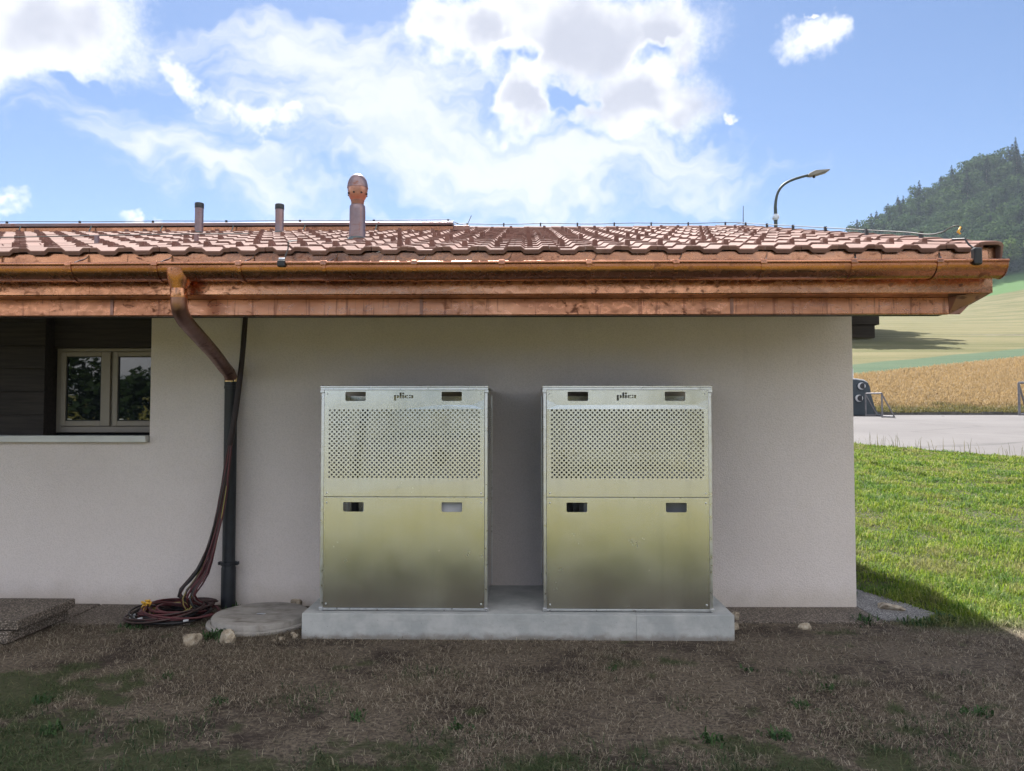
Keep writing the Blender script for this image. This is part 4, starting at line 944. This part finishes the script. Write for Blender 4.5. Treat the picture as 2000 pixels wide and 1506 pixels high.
# ------------------------------------------------------------------ street lamp
LX, LY = 6.53, 20.0; lz = float(H(LX, LY))
lp = thing('street_lamp', 'tall curved street lamp rising behind the tiled roof', 'street lamp', (LX, LY, lz))
pts = smooth_path([(LX, LY, lz), (LX, LY, 4.0), (LX, LY, 6.6), (LX, LY, 7.1), (LX + .07, LY, 7.42), (LX + .22, LY, 7.62), (LX + .48, LY, 7.76), (LX + .92, LY, 7.885)], 6)
MB().tube(pts, [.062 - .028 * min(1, i / 22) for i in range(len(pts))], 12).build('pole', 'lamp_pole', lp, smooth=60)
MB().box(LX - .075, LX + .075, LY - .08, LY + .08, 6.72, 6.80).box(LX - .05, LX + .05, LY - .06, LY + .06, 6.68, 6.84).build('pole_clamp', 'zinc', lp, bevel=.01)
hd = MB(); hp = [(.84, 7.845), (.90, 7.84), (.96, 7.835), (1.36, 7.955), (1.40, 7.985), (1.38, 8.0), (1.02, 7.975), (.86, 7.90)]
hd.prism(hp, lambda p, k: (LX + p[0], LY - .11 + .22 * k, p[1])); hd = hd.build('lamp_head', 'lamp_head', lp, bevel=.012)
MB().prism([(1.0, 7.842), (1.33, 7.942), (1.33, 7.934), (1.0, 7.834)], lambda p, k: (LX + p[0], LY - .09 + .18 * k, p[1])).build('lens', 'lamp_lens', hd)
MB().lathe([(.03, 0), (.035, .02), (.03, .045)], (LX + 1.0, LY - .02, 7.79), 10).build('sensor', 'clip_dark', hd, smooth=True)

# ------------------------------------------------------------------ recycling container, goals
BX, BY = 14.75, 35.5; bz = float(H(BX, BY)) + .012
bn_ = thing('recycling_container', 'dark blue-green bottle bank with round openings at the edge of the yard', 'container', (BX, BY, bz))
bp = [(-1.15, 0), (1.28, 0), (1.15, .08), (1.0, .42), (.86, .95), (.80, 1.32), (.72, 1.48), (.52, 1.58), (.2, 1.63), (-.2, 1.63), (-.52, 1.58), (-.72, 1.48), (-.80, 1.32), (-.86, .95), (-1.0, .42), (-1.12, .08)]
MB().prism(bp, lambda p, k: (BX + p[0], BY - .55 + 1.1 * k, bz + p[1])).build('body', 'container_green', bn_, bevel=.05)
MB().prism([(-.74, 1.49), (.74, 1.49), (.54, 1.63), (.2, 1.68), (-.2, 1.68), (-.54, 1.63)], lambda p, k: (BX + p[0], BY - .50 + 1.0 * k, bz + p[1])).build('lid', 'white_plastic', bn_, bevel=.02)
for (ox, oz) in ((.40, 1.33), (.28, .78), (-.3, 1.33)):
    cc = MB().tube([(BX + ox, BY - .54, bz + oz), (BX + ox - .02, BY - .66, bz + oz)], .16, 18).build('collar', 'white_plastic', bn_, smooth=50)
    MB().tube([(BX + ox + .03, BY - .655, bz + oz), (BX + ox + .03, BY - .68, bz + oz)], .135, 18).build('opening', 'interior', cc)
sg = thing('container_sign', 'small white sign with a blue mark standing above the bottle bank', 'sign', (BX + .02, BY, bz + 1.68))
MB().box(BX - .30, BX + .28, BY - .02, BY + .01, bz + 1.70, bz + 2.15).build('panel', 'white_plastic', sg)
MB().prism([(.08 + .10 * math.cos(k * math.tau / 14), 1.93 + .15 * math.sin(k * math.tau / 14)) for k in range(14)], lambda p, k: (BX + p[0], BY - .024 + .003 * k, bz + p[1])).build('emblem', 'print_blue', sg)
MB().tube([(BX + .0, BY + .02, bz + 1.60), (BX + .0, BY + .02, bz + 2.1)], .02, 8).build('post', 'zinc', sg)
def goal(label, A, B, back, h, r):
    za, zb_ = float(H(*A)) + .012, float(H(*B)) + .012
    g = thing('goal_frame', label, 'goal', ((A[0] + B[0]) / 2, (A[1] + B[1]) / 2, (za + zb_) / 2))
    a0, b0 = Vector((*A, za)), Vector((*B, zb_)); up = Vector((0, 0, h)); bk = Vector((*back, 0))
    for p in (a0, b0):
        MB().tube([p, p + up], r, 8).build('post', 'steel_frame', g); MB().tube([p + up - Vector((0, 0, r)), p + bk + Vector((0, 0, r))], r * .8, 8).build('stay', 'steel_frame', g)
        MB().tube([p + Vector((0, 0, r)), p + bk + Vector((0, 0, r))], r * .8, 8).build('ground_bar', 'steel_frame', g)
    MB().tube([a0 + up, b0 + up], r, 8).build('crossbar', 'steel_frame', g)
    MB().tube([a0 + bk + Vector((0, 0, r)), b0 + bk + Vector((0, 0, r))], r * .8, 8).build('back_bar', 'steel_frame', g)
goal('low grey steel goal frame standing in front of the bottle bank', (15.18, 34.6), (14.62, 31.8), (.52, .05), 1.0, .035)
goal('taller dark steel goal frame cut off by the right picture edge', (22.6, 35.6), (24.6, 35.3), (.75, .6), 1.5, .055)

# ------------------------------------------------------------------ foliage
def crown(nq, lobes, size, seed, flat=0.85):
    """leaf quads spread through a set of lobes; returns (verts, quads)"""
    r = np.random.default_rng(seed)
    wts = np.array([l[3] ** 2 for l in lobes]); k = r.choice(len(lobes), nq, p=wts / wts.sum())
    L = np.array(lobes)[k]
    d_ = r.normal(size=(nq, 3)); d_ /= np.linalg.norm(d_, axis=1)[:, None]
    rad = L[:, 3] * (0.55 + 0.5 * r.random(nq) ** 0.6)
    c = L[:, :3] + d_ * rad[:, None] * np.array([1, 1, flat])
    nrm = d_ + r.normal(scale=.55, size=(nq, 3)) + np.array([0, 0, .35]); nrm /= np.linalg.norm(nrm, axis=1)[:, None]
    a = np.cross(nrm, r.normal(size=(nq, 3))); a /= np.linalg.norm(a, axis=1)[:, None]; b_ = np.cross(nrm, a)
    s = size * r.uniform(.6, 1.3, nq)[:, None]
    V_ = np.stack([c - a * s - b_ * s * .45, c + a * s * .2 - b_ * s * .75, c + a * s + b_ * s * .35, c - a * s * .3 + b_ * s * .75], 1).reshape(-1, 3)
    return V_, np.arange(nq * 4).reshape(-1, 4)
def lobes_broad(seed, n=11):
    r = random.Random(seed); out = [(0, 0, .60, .27)]
    for k in range(n):
        a = r.uniform(0, math.tau); z_ = r.uniform(.28, .88); rr = .36 * math.sin(math.pi * min(1, (z_ - .05) / .95)) * r.uniform(.6, 1.05)
        out.append((rr * math.cos(a), rr * math.sin(a), z_, r.uniform(.11, .19)))
    return out
def conifer(nq, seed, size):
    r = np.random.default_rng(seed); z_ = 1 - r.random(nq) ** 0.6 * .9
    lev = np.round(z_ * 24) / 24 + r.normal(scale=.010, size=nq); rad = np.clip(1.02 - lev, .01, 1) * .25 * (0.25 + 0.75 * r.random(nq) ** .5) * (0.85 + .3 * r.random(nq)); a = r.random(nq) * math.tau
    c = np.stack([rad * np.cos(a), rad * np.sin(a), lev - rad * .5 + r.normal(scale=.006, size=nq)], 1)
    out = np.stack([np.cos(a), np.sin(a), -.45 + 0 * a], 1); out /= np.linalg.norm(out, axis=1)[:, None]
    side = np.stack([-np.sin(a), np.cos(a), 0 * a], 1); s = (size * r.uniform(.6, 1.3, nq))[:, None]
    V_ = np.stack([c - out * s, c - side * s * .5, c + out * s, c + side * s * .5], 1).reshape(-1, 3)
    return V_, np.arange(nq * 4).reshape(-1, 4)
def place(Vt, x_, y_, z_, h, wd, rot):
    ca, sa = math.cos(rot), math.sin(rot); V_ = Vt * np.array([wd, wd, h])
    return np.stack([V_[:, 0] * ca - V_[:, 1] * sa + x_, V_[:, 0] * sa + V_[:, 1] * ca + y_, V_[:, 2] + z_], 1)
def core(nlon=10):
    b = MB(); b.lathe([(.02, .2), (.2, .32), (.27, .55), (.2, .78), (.03, .92)], (0, 0, 0), nlon); return np.array(b.v)
broad = [crown(620, lobes_broad(s), .034, s) for s in range(5)]
conif = [conifer(760, 40 + s, .036) for s in range(3)]
def wood_mass(name, label_kind, pts, m_):
    Vs, Fs, o_ = [], [], 0
    for (x_, y_, h, wd, proto) in pts:
        V_, F_ = proto; Vs.append(place(V_, x_, y_, float(H(x_, y_)) - .5, h, wd, random.uniform(0, 6.28))); Fs.append(F_ + o_); o_ += len(V_)
    o = obj(name, fast_mesh(name, np.concatenate(Vs), np.concatenate(Fs)), m_)
    return tag(o, kind='stuff')
pb, pc = [], []
def skyline_ok(x_, y_): return True
r_ = random.Random(3); tries = 0; taken = []
while len(taken) < 700 and tries < 60000:
    tries += 1
    y_ = r_.uniform(299, 432); u = r_.uniform(.36, .80); x_ = u * y_
    if y_ < 312 and r_.random() < .2: continue
    if any((x_ - a) ** 2 + (y_ - b_) ** 2 < 5.2 ** 2 for a, b_ in taken): continue
    taken.append((x_, y_))
    nearridge = y_ > 385
    if r_.random() < (.34 if nearridge else .16): pc.append((x_, y_, r_.uniform(14, 22), r_.uniform(16, 21), conif[r_.randrange(3)]))
    else:
        h = r_.uniform(12, 19); pb.append((x_, y_, h, h * r_.uniform(.85, 1.15), broad[r_.randrange(5)]))
wood_mass('broadleaf_wood', '', pb, 'leaf_broad'); wood_mass('conifer_wood', '', pc, 'leaf_conifer')
# bushes along the forest foot
pf = [(r_.uniform(.40, .80) * 297, r_.uniform(291, 299), r_.uniform(4, 9), r_.uniform(6, 10), broad[r_.randrange(5)]) for _ in range(70)]
wood_mass('forest_edge_bushes', '', pf, 'leaf_broad')
def tree(name, label, x_, y_, h, wd, m_, nq=2600, seed=1, size=.022, kind='b', lift=0.0):
    z_ = float(H(x_, y_)); tr = thing(name, label, 'tree', (x_, y_, z_))
    V_, F_ = crown(nq, lobes_broad(seed, 15), size, seed) if kind == 'b' else conifer(nq, seed, size)
    obj('crown', fast_mesh('crown', place(V_, x_, y_, z_ + lift, h, wd, seed), F_), m_, tr)
    b = MB().tube([(x_, y_, z_ - .3), (x_ + .1, y_, z_ + h * .3), (x_, y_ + .1, z_ + h * (.6 if kind == 'b' else .9))], [h * .022, h * .016, h * .006], 8)
    if kind == 'b':
        for k in range(6):
            a = k * 1.05 + seed; b.tube([(x_, y_, z_ + h * (.28 + .04 * k)), (x_ + math.cos(a) * wd * .15, y_ + math.sin(a) * wd * .15, z_ + h * (.45 + .04 * k)), (x_ + math.cos(a) * wd * .28, y_ + math.sin(a) * wd * .28, z_ + h * (.52 + .05 * k))], [h * .009, h * .006, h * .003], 6)
    b.build('trunk', 'bark', tr, smooth=True); return tr
for k, (x_, y_, h) in enumerate(((42, 104, 11.5), (45, 111, 12.5), (48, 119, 13), (50, 128, 13.5), (53, 136, 14), (56.5, 145, 14.5))):
    tree('broadleaf_tree', 'broad tree behind the house throwing its shade on the mown meadow', x_, y_, h, 21, 'leaf_broad', 2600, 11 + 30 * k, .034, lift=1.5)['group'] = 'shade trees behind the house'
tree('broadleaf_tree', 'bright light green tree at the foot of the dark wooded hill', 296 * .622, 296, 15, 13, 'leaf_light', 1500, 12, .034)
tree('broadleaf_tree', 'light green round tree at the right foot of the wooded hill', 295 * .66, 295, 13, 14, 'leaf_light', 1500, 13, .034)
for k, (u, h) in enumerate(((.639, 27), (.600, 25), (.575, 24))):
    tree('spruce_tree', ['tallest dark spruce on the skyline at the right picture edge', 'dark pointed spruce on the skyline, second from the right edge', 'dark pointed spruce on the skyline, third from the right edge'][k], u * 398, 398, h, 21, 'leaf_conifer', 1100, 60 + k, .035, 'c')
tree('broadleaf_tree', 'lone small tree where the hill skyline meets the tiled roof', .437 * 330, 330, 19, 16, 'leaf_broad', 1200, 15, .034)
# the place behind the photographer: meadow trees mirrored in the window and the copper
bt = []
for (x_, y_, h, wd) in ((-19, -24, 4.6, 5), (-23, -25, 5.4, 6), (-29, -27, 5.0, 7), (-14, -32, 4.2, 6), (-36, -30, 5.5, 8), (14, -30, 10, 9), (21, -27, 11, 11), (28, -30, 12, 12), (9, -33, 8.5, 8), (36, -32, 12, 12), (-3, -36, 7.5, 6), (-6.5, -36, 7, 5), (45, -36, 13, 13), (-47, -34, 7, 10), (3, -40, 5, 8), (-10, -42, 4, 8)):
    bt.append((x_, y_, h, wd * 1.1, crown(1500, lobes_broad(int(x_) + 70, 13), .03, int(x_) + 70)))
wood_mass('hedgerow_trees', '', bt, 'leaf_broad')

# ------------------------------------------------------------------ haze in the valley air
hm = bpy.data.materials.new('haze'); hm.use_nodes = True; t = NT(hm.node_tree); t.n.clear()
pvol = t.node('ShaderNodeVolumePrincipled'); pvol.inputs['Color'].default_value = (0.74, 0.86, 1.0, 1); pvol.inputs['Density'].default_value = 0.00021; pvol.inputs['Anisotropy'].default_value = 0.0
t.l.new(pvol.outputs[0], t.node('ShaderNodeOutputMaterial').inputs['Volume']); M['haze'] = hm
tag(MB().box(-720, 920, -720, 1020, -60, 200).build('haze', 'haze'), kind='stuff')

# ------------------------------------------------------------------ grass
def blades(name, P, hgt, wid, lean, m_='grass_blade', curl=1.0):
    n = len(P); a = rng.random(n) * math.tau; dirn = np.stack([np.cos(a), np.sin(a), 0 * a], 1); sd = np.stack([-np.sin(a), np.cos(a), 0 * a], 1)
    h = hgt[:, None]; w_ = wid[:, None]; l = lean[:, None]; up = np.array([0, 0, 1.0])
    p0 = P - sd * w_; p1 = P + sd * w_
    mid = P + up * h * .55 * np.sqrt(np.clip(1 - l * l * .5, .1, 1)) + dirn * h * l * .35
    p2 = mid - sd * w_ * .7; p3 = mid + sd * w_ * .7
    tip = P + up * h * np.clip(1 - l * .75, .12, 1) + dirn * h * l * (0.75 + .25 * curl)
    V_ = np.stack([p0, p1, p2, p3, tip], 1).reshape(-1, 3); o = (np.arange(n) * 5)[:, None]
    F_ = np.concatenate([o + np.array([0, 1, 3]), o + np.array([0, 3, 2]), o + np.array([2, 3, 4])], 1).reshape(-1, 3)
    return tag(obj(name, fast_mesh(name, V_, F_), m_), kind='stuff')
def vnoise(x_, y_, s, seed):
    r = np.random.default_rng(seed); G = r.random((64, 64)); fx_, fy_ = x_ * s + 100, y_ * s + 100
    i, j = np.floor(fx_).astype(int), np.floor(fy_).astype(int); u, v = fx_ - i, fy_ - j; u, v = u * u * (3 - 2 * u), v * v * (3 - 2 * v)
    g = lambda a, b_: G[a % 64, b_ % 64]
    return (g(i, j) * (1 - u) + g(i + 1, j) * u) * (1 - v) + (g(i, j + 1) * (1 - u) + g(i + 1, j + 1) * u) * v
def scatter(n, x0, x1, y0, y1):
    return np.stack([rng.uniform(x0, x1, n), rng.uniform(y0, y1, n)], 1)
def blocked(p):
    x_, y_ = p[:, 0], p[:, 1]
    b_ = (x_ > -1.62) & (x_ < 1.49) & (y_ > 5.53)
    b_ |= (y_ > 5.87) & (x_ < -2.55); b_ |= (x_ > 1.5) & (x_ < 2.77) & (y_ > 6.04)
    b_ |= ((x_ + 2.05) ** 2 + (y_ - 5.975) ** 2 < .40 ** 2); b_ |= (x_ < -3.56) & (y_ > 5.33) & (y_ < 6.05)
    b_ |= (x_ < 2.74) & (y_ > 6.46)
    b_ |= (y_ > 6.06) & (x_ > 2.7) & (x_ < 3.22 - .30 * np.abs(y_ - 6.35)) & (y_ < 7.9) & (x_ < 3.30 - .40 * np.clip(y_ - 6.6, 0, 9))
    b_ |= ((x_ - CX) ** 2 + (y_ - CY) ** 2 < .3 ** 2)
    return b_
# tired dry lawn in front
p = scatter(270000, -5.6, 5.6, 1.9, 6.5)
vis = np.abs(p[:, 0]) < p[:, 1] * .72 + .9; p = p[vis & ~blocked(p)]
nz = vnoise(p[:, 0], p[:, 1], 1.8, 1) * .6 + vnoise(p[:, 0], p[:, 1], 5.5, 2) * .4
keep = rng.random(len(p)) < np.clip((nz - .30) * 3.2, .06, 1); p, nz = p[keep], nz[keep]
P = np.column_stack([p, np.full(len(p), -.003)]); n = len(P)
blades('dry_lawn_grass', P, rng.uniform(.02, .065, n) * (.5 + 1.0 * nz), rng.uniform(.0011, .0023, n), rng.uniform(.8, 1.24, n))
gp = scatter(60000, -5.6, 5.6, 1.9, 4.9); gp = gp[(np.abs(gp[:, 0]) < gp[:, 1] * .72 + .9)]
gn = vnoise(gp[:, 0], gp[:, 1], 2.3, 11) * .6 + vnoise(gp[:, 0], gp[:, 1], 7.0, 12) * .4
pr_ = np.clip((gn - .60 + .16 * sstep(4.6, 3.6, gp[:, 1]) + .10 * sstep(-1.5, -3.2, gp[:, 0])) * 6, 0, 1); gp = gp[rng.random(len(gp)) < pr_]
n = len(gp); blades('green_tufts', np.column_stack([gp, np.full(n, -.003)]), rng.uniform(.025, .075, n), rng.uniform(.0014, .0032, n), rng.uniform(.4, 1.1, n), 'tuft_blade')
# loose straw lying flat
p = scatter(30000, -5.6, 5.6, 1.9, 6.3); p = p[(np.abs(p[:, 0]) < p[:, 1] * .72 + .9) & ~blocked(p)]
P = np.column_stack([p, np.full(len(p), .004)]); n = len(P)
blades('dead_straw', P, rng.uniform(.03, .09, n), rng.uniform(.0009, .0017, n), rng.uniform(1.0, 1.25, n))
# lush lawn beside the house
p = scatter(520000, 2.5, 15.5, 5.9, 22)
u = p[:, 0] / p[:, 1]; ok = (u > .30) & (u < .86) & ~blocked(p) & (p[:, 0] + .75 * (p[:, 1] - 6) > 2.75)
e_ = np.where(p[:, 0] > 4, np.maximum(7, 20.3 - 1.225 * (p[:, 0] - 8.57)), 25.9); ok &= p[:, 1] < e_ + .1
ok &= rng.random(len(p)) < np.clip(7.5 / p[:, 1], .42, 1)
p = p[ok]; nz = vnoise(p[:, 0], p[:, 1], 1.3, 5) * .45 + vnoise(p[:, 0], p[:, 1], 4.0, 6) * .55; nz = np.clip((nz - .5) * 1.7 + .5, .05, 1)
P = np.column_stack([p, H(p[:, 0], p[:, 1]) - .004]); n = len(P); far_ = np.clip(p[:, 1] / 8, 1, 2.4)
blades('lush_lawn_grass', P, rng.uniform(.05, .14, n) * (.30 + 1.2 * nz), rng.uniform(.0024, .0052, n) * far_, rng.uniform(.3, 1.1, n))
# seed heads standing along the road edge
n = 260; xx = rng.uniform(6.5, 14, n); yy = 20.3 - 1.225 * (xx - 8.57) - rng.uniform(.1, 1.4, n); P = np.column_stack([xx, yy, H(xx, yy)])
blades('tall_grass_stems', P, rng.uniform(.25, .55, n), rng.uniform(.004, .007, n), rng.uniform(.1, .5, n), 'wheat_stalk')
# broad-leaved weeds
def weeds(name, pts, m_='weed_leaf'):
    C_, Hh = [], []
    for (x_, y_, s, k) in pts:
        for _ in range(k): C_.append((x_ + random.gauss(0, s * .45), y_ + random.gauss(0, s * .45), float(H(x_, y_)))); Hh.append(random.uniform(.4, 1.1) * s)
    P = np.array(C_); n = len(P)
    blades(name, P, np.array(Hh), rng.uniform(.004, .009, n), rng.uniform(.3, 1.1, n), m_)
weeds('leafy_weeds', [(-2.24, 5.52, .10, 60), (-2.20, 5.58, .10, 40), (-2.40, 6.32, .09, 40), (-2.9, 5.78, .07, 26), (-3.02, 5.80, .06, 16), (2.62, 6.02, .10, 50), (2.95, 5.98, .09, 60), (3.1, 6.0, .09, 60), (3.3, 6.1, .1, 70), (2.78, 6.9, .12, 60), (2.8, 7.4, .12, 60), (-2.96, 6.45, .12, 10), (-2.62, 6.44, .08, 8), (-.9, 4.1, .06, 30), (-.35, 4.0, .06, 26), (1.5, 4.3, .06, 34), (1.75, 4.55, .06, 26), (1.25, 3.9, .07, 40), (.9, 3.85, .07, 40), (2.4, 4.2, .07, 40), (-2.4, 3.9, .07, 40), (-1.7, 4.3, .06, 30), (-2.7, 4.3, .07, 40), (.55, 4.9, .05, 16), (1.4, 4.9, .05, 18), (-2.2, 4.7, .05, 20)])
weeds('pale_leaf_clumps', [(random.uniform(.46, .66) * y_, y_, .09, 16) for y_ in np.linspace(6.9, 13, 26)], 'grass_blade')
# wheat and verge beyond the kerb
n = 90000; yy = 36.9 + rng.random(n) ** 1.5 * 38; xx = yy * rng.uniform(.36, .74, n); ok = yy - .74 * xx < 38.2; xx, yy = xx[ok], yy[ok]; n = len(xx)
tall = np.where(yy < 39.5, rng.uniform(.10, .45, n), rng.uniform(.35, .5, n))
blades('wheat_field', np.column_stack([xx, yy, H(xx, yy)]), tall, rng.uniform(.012, .024, n), rng.uniform(.3, .9, n), 'wheat_stalk')
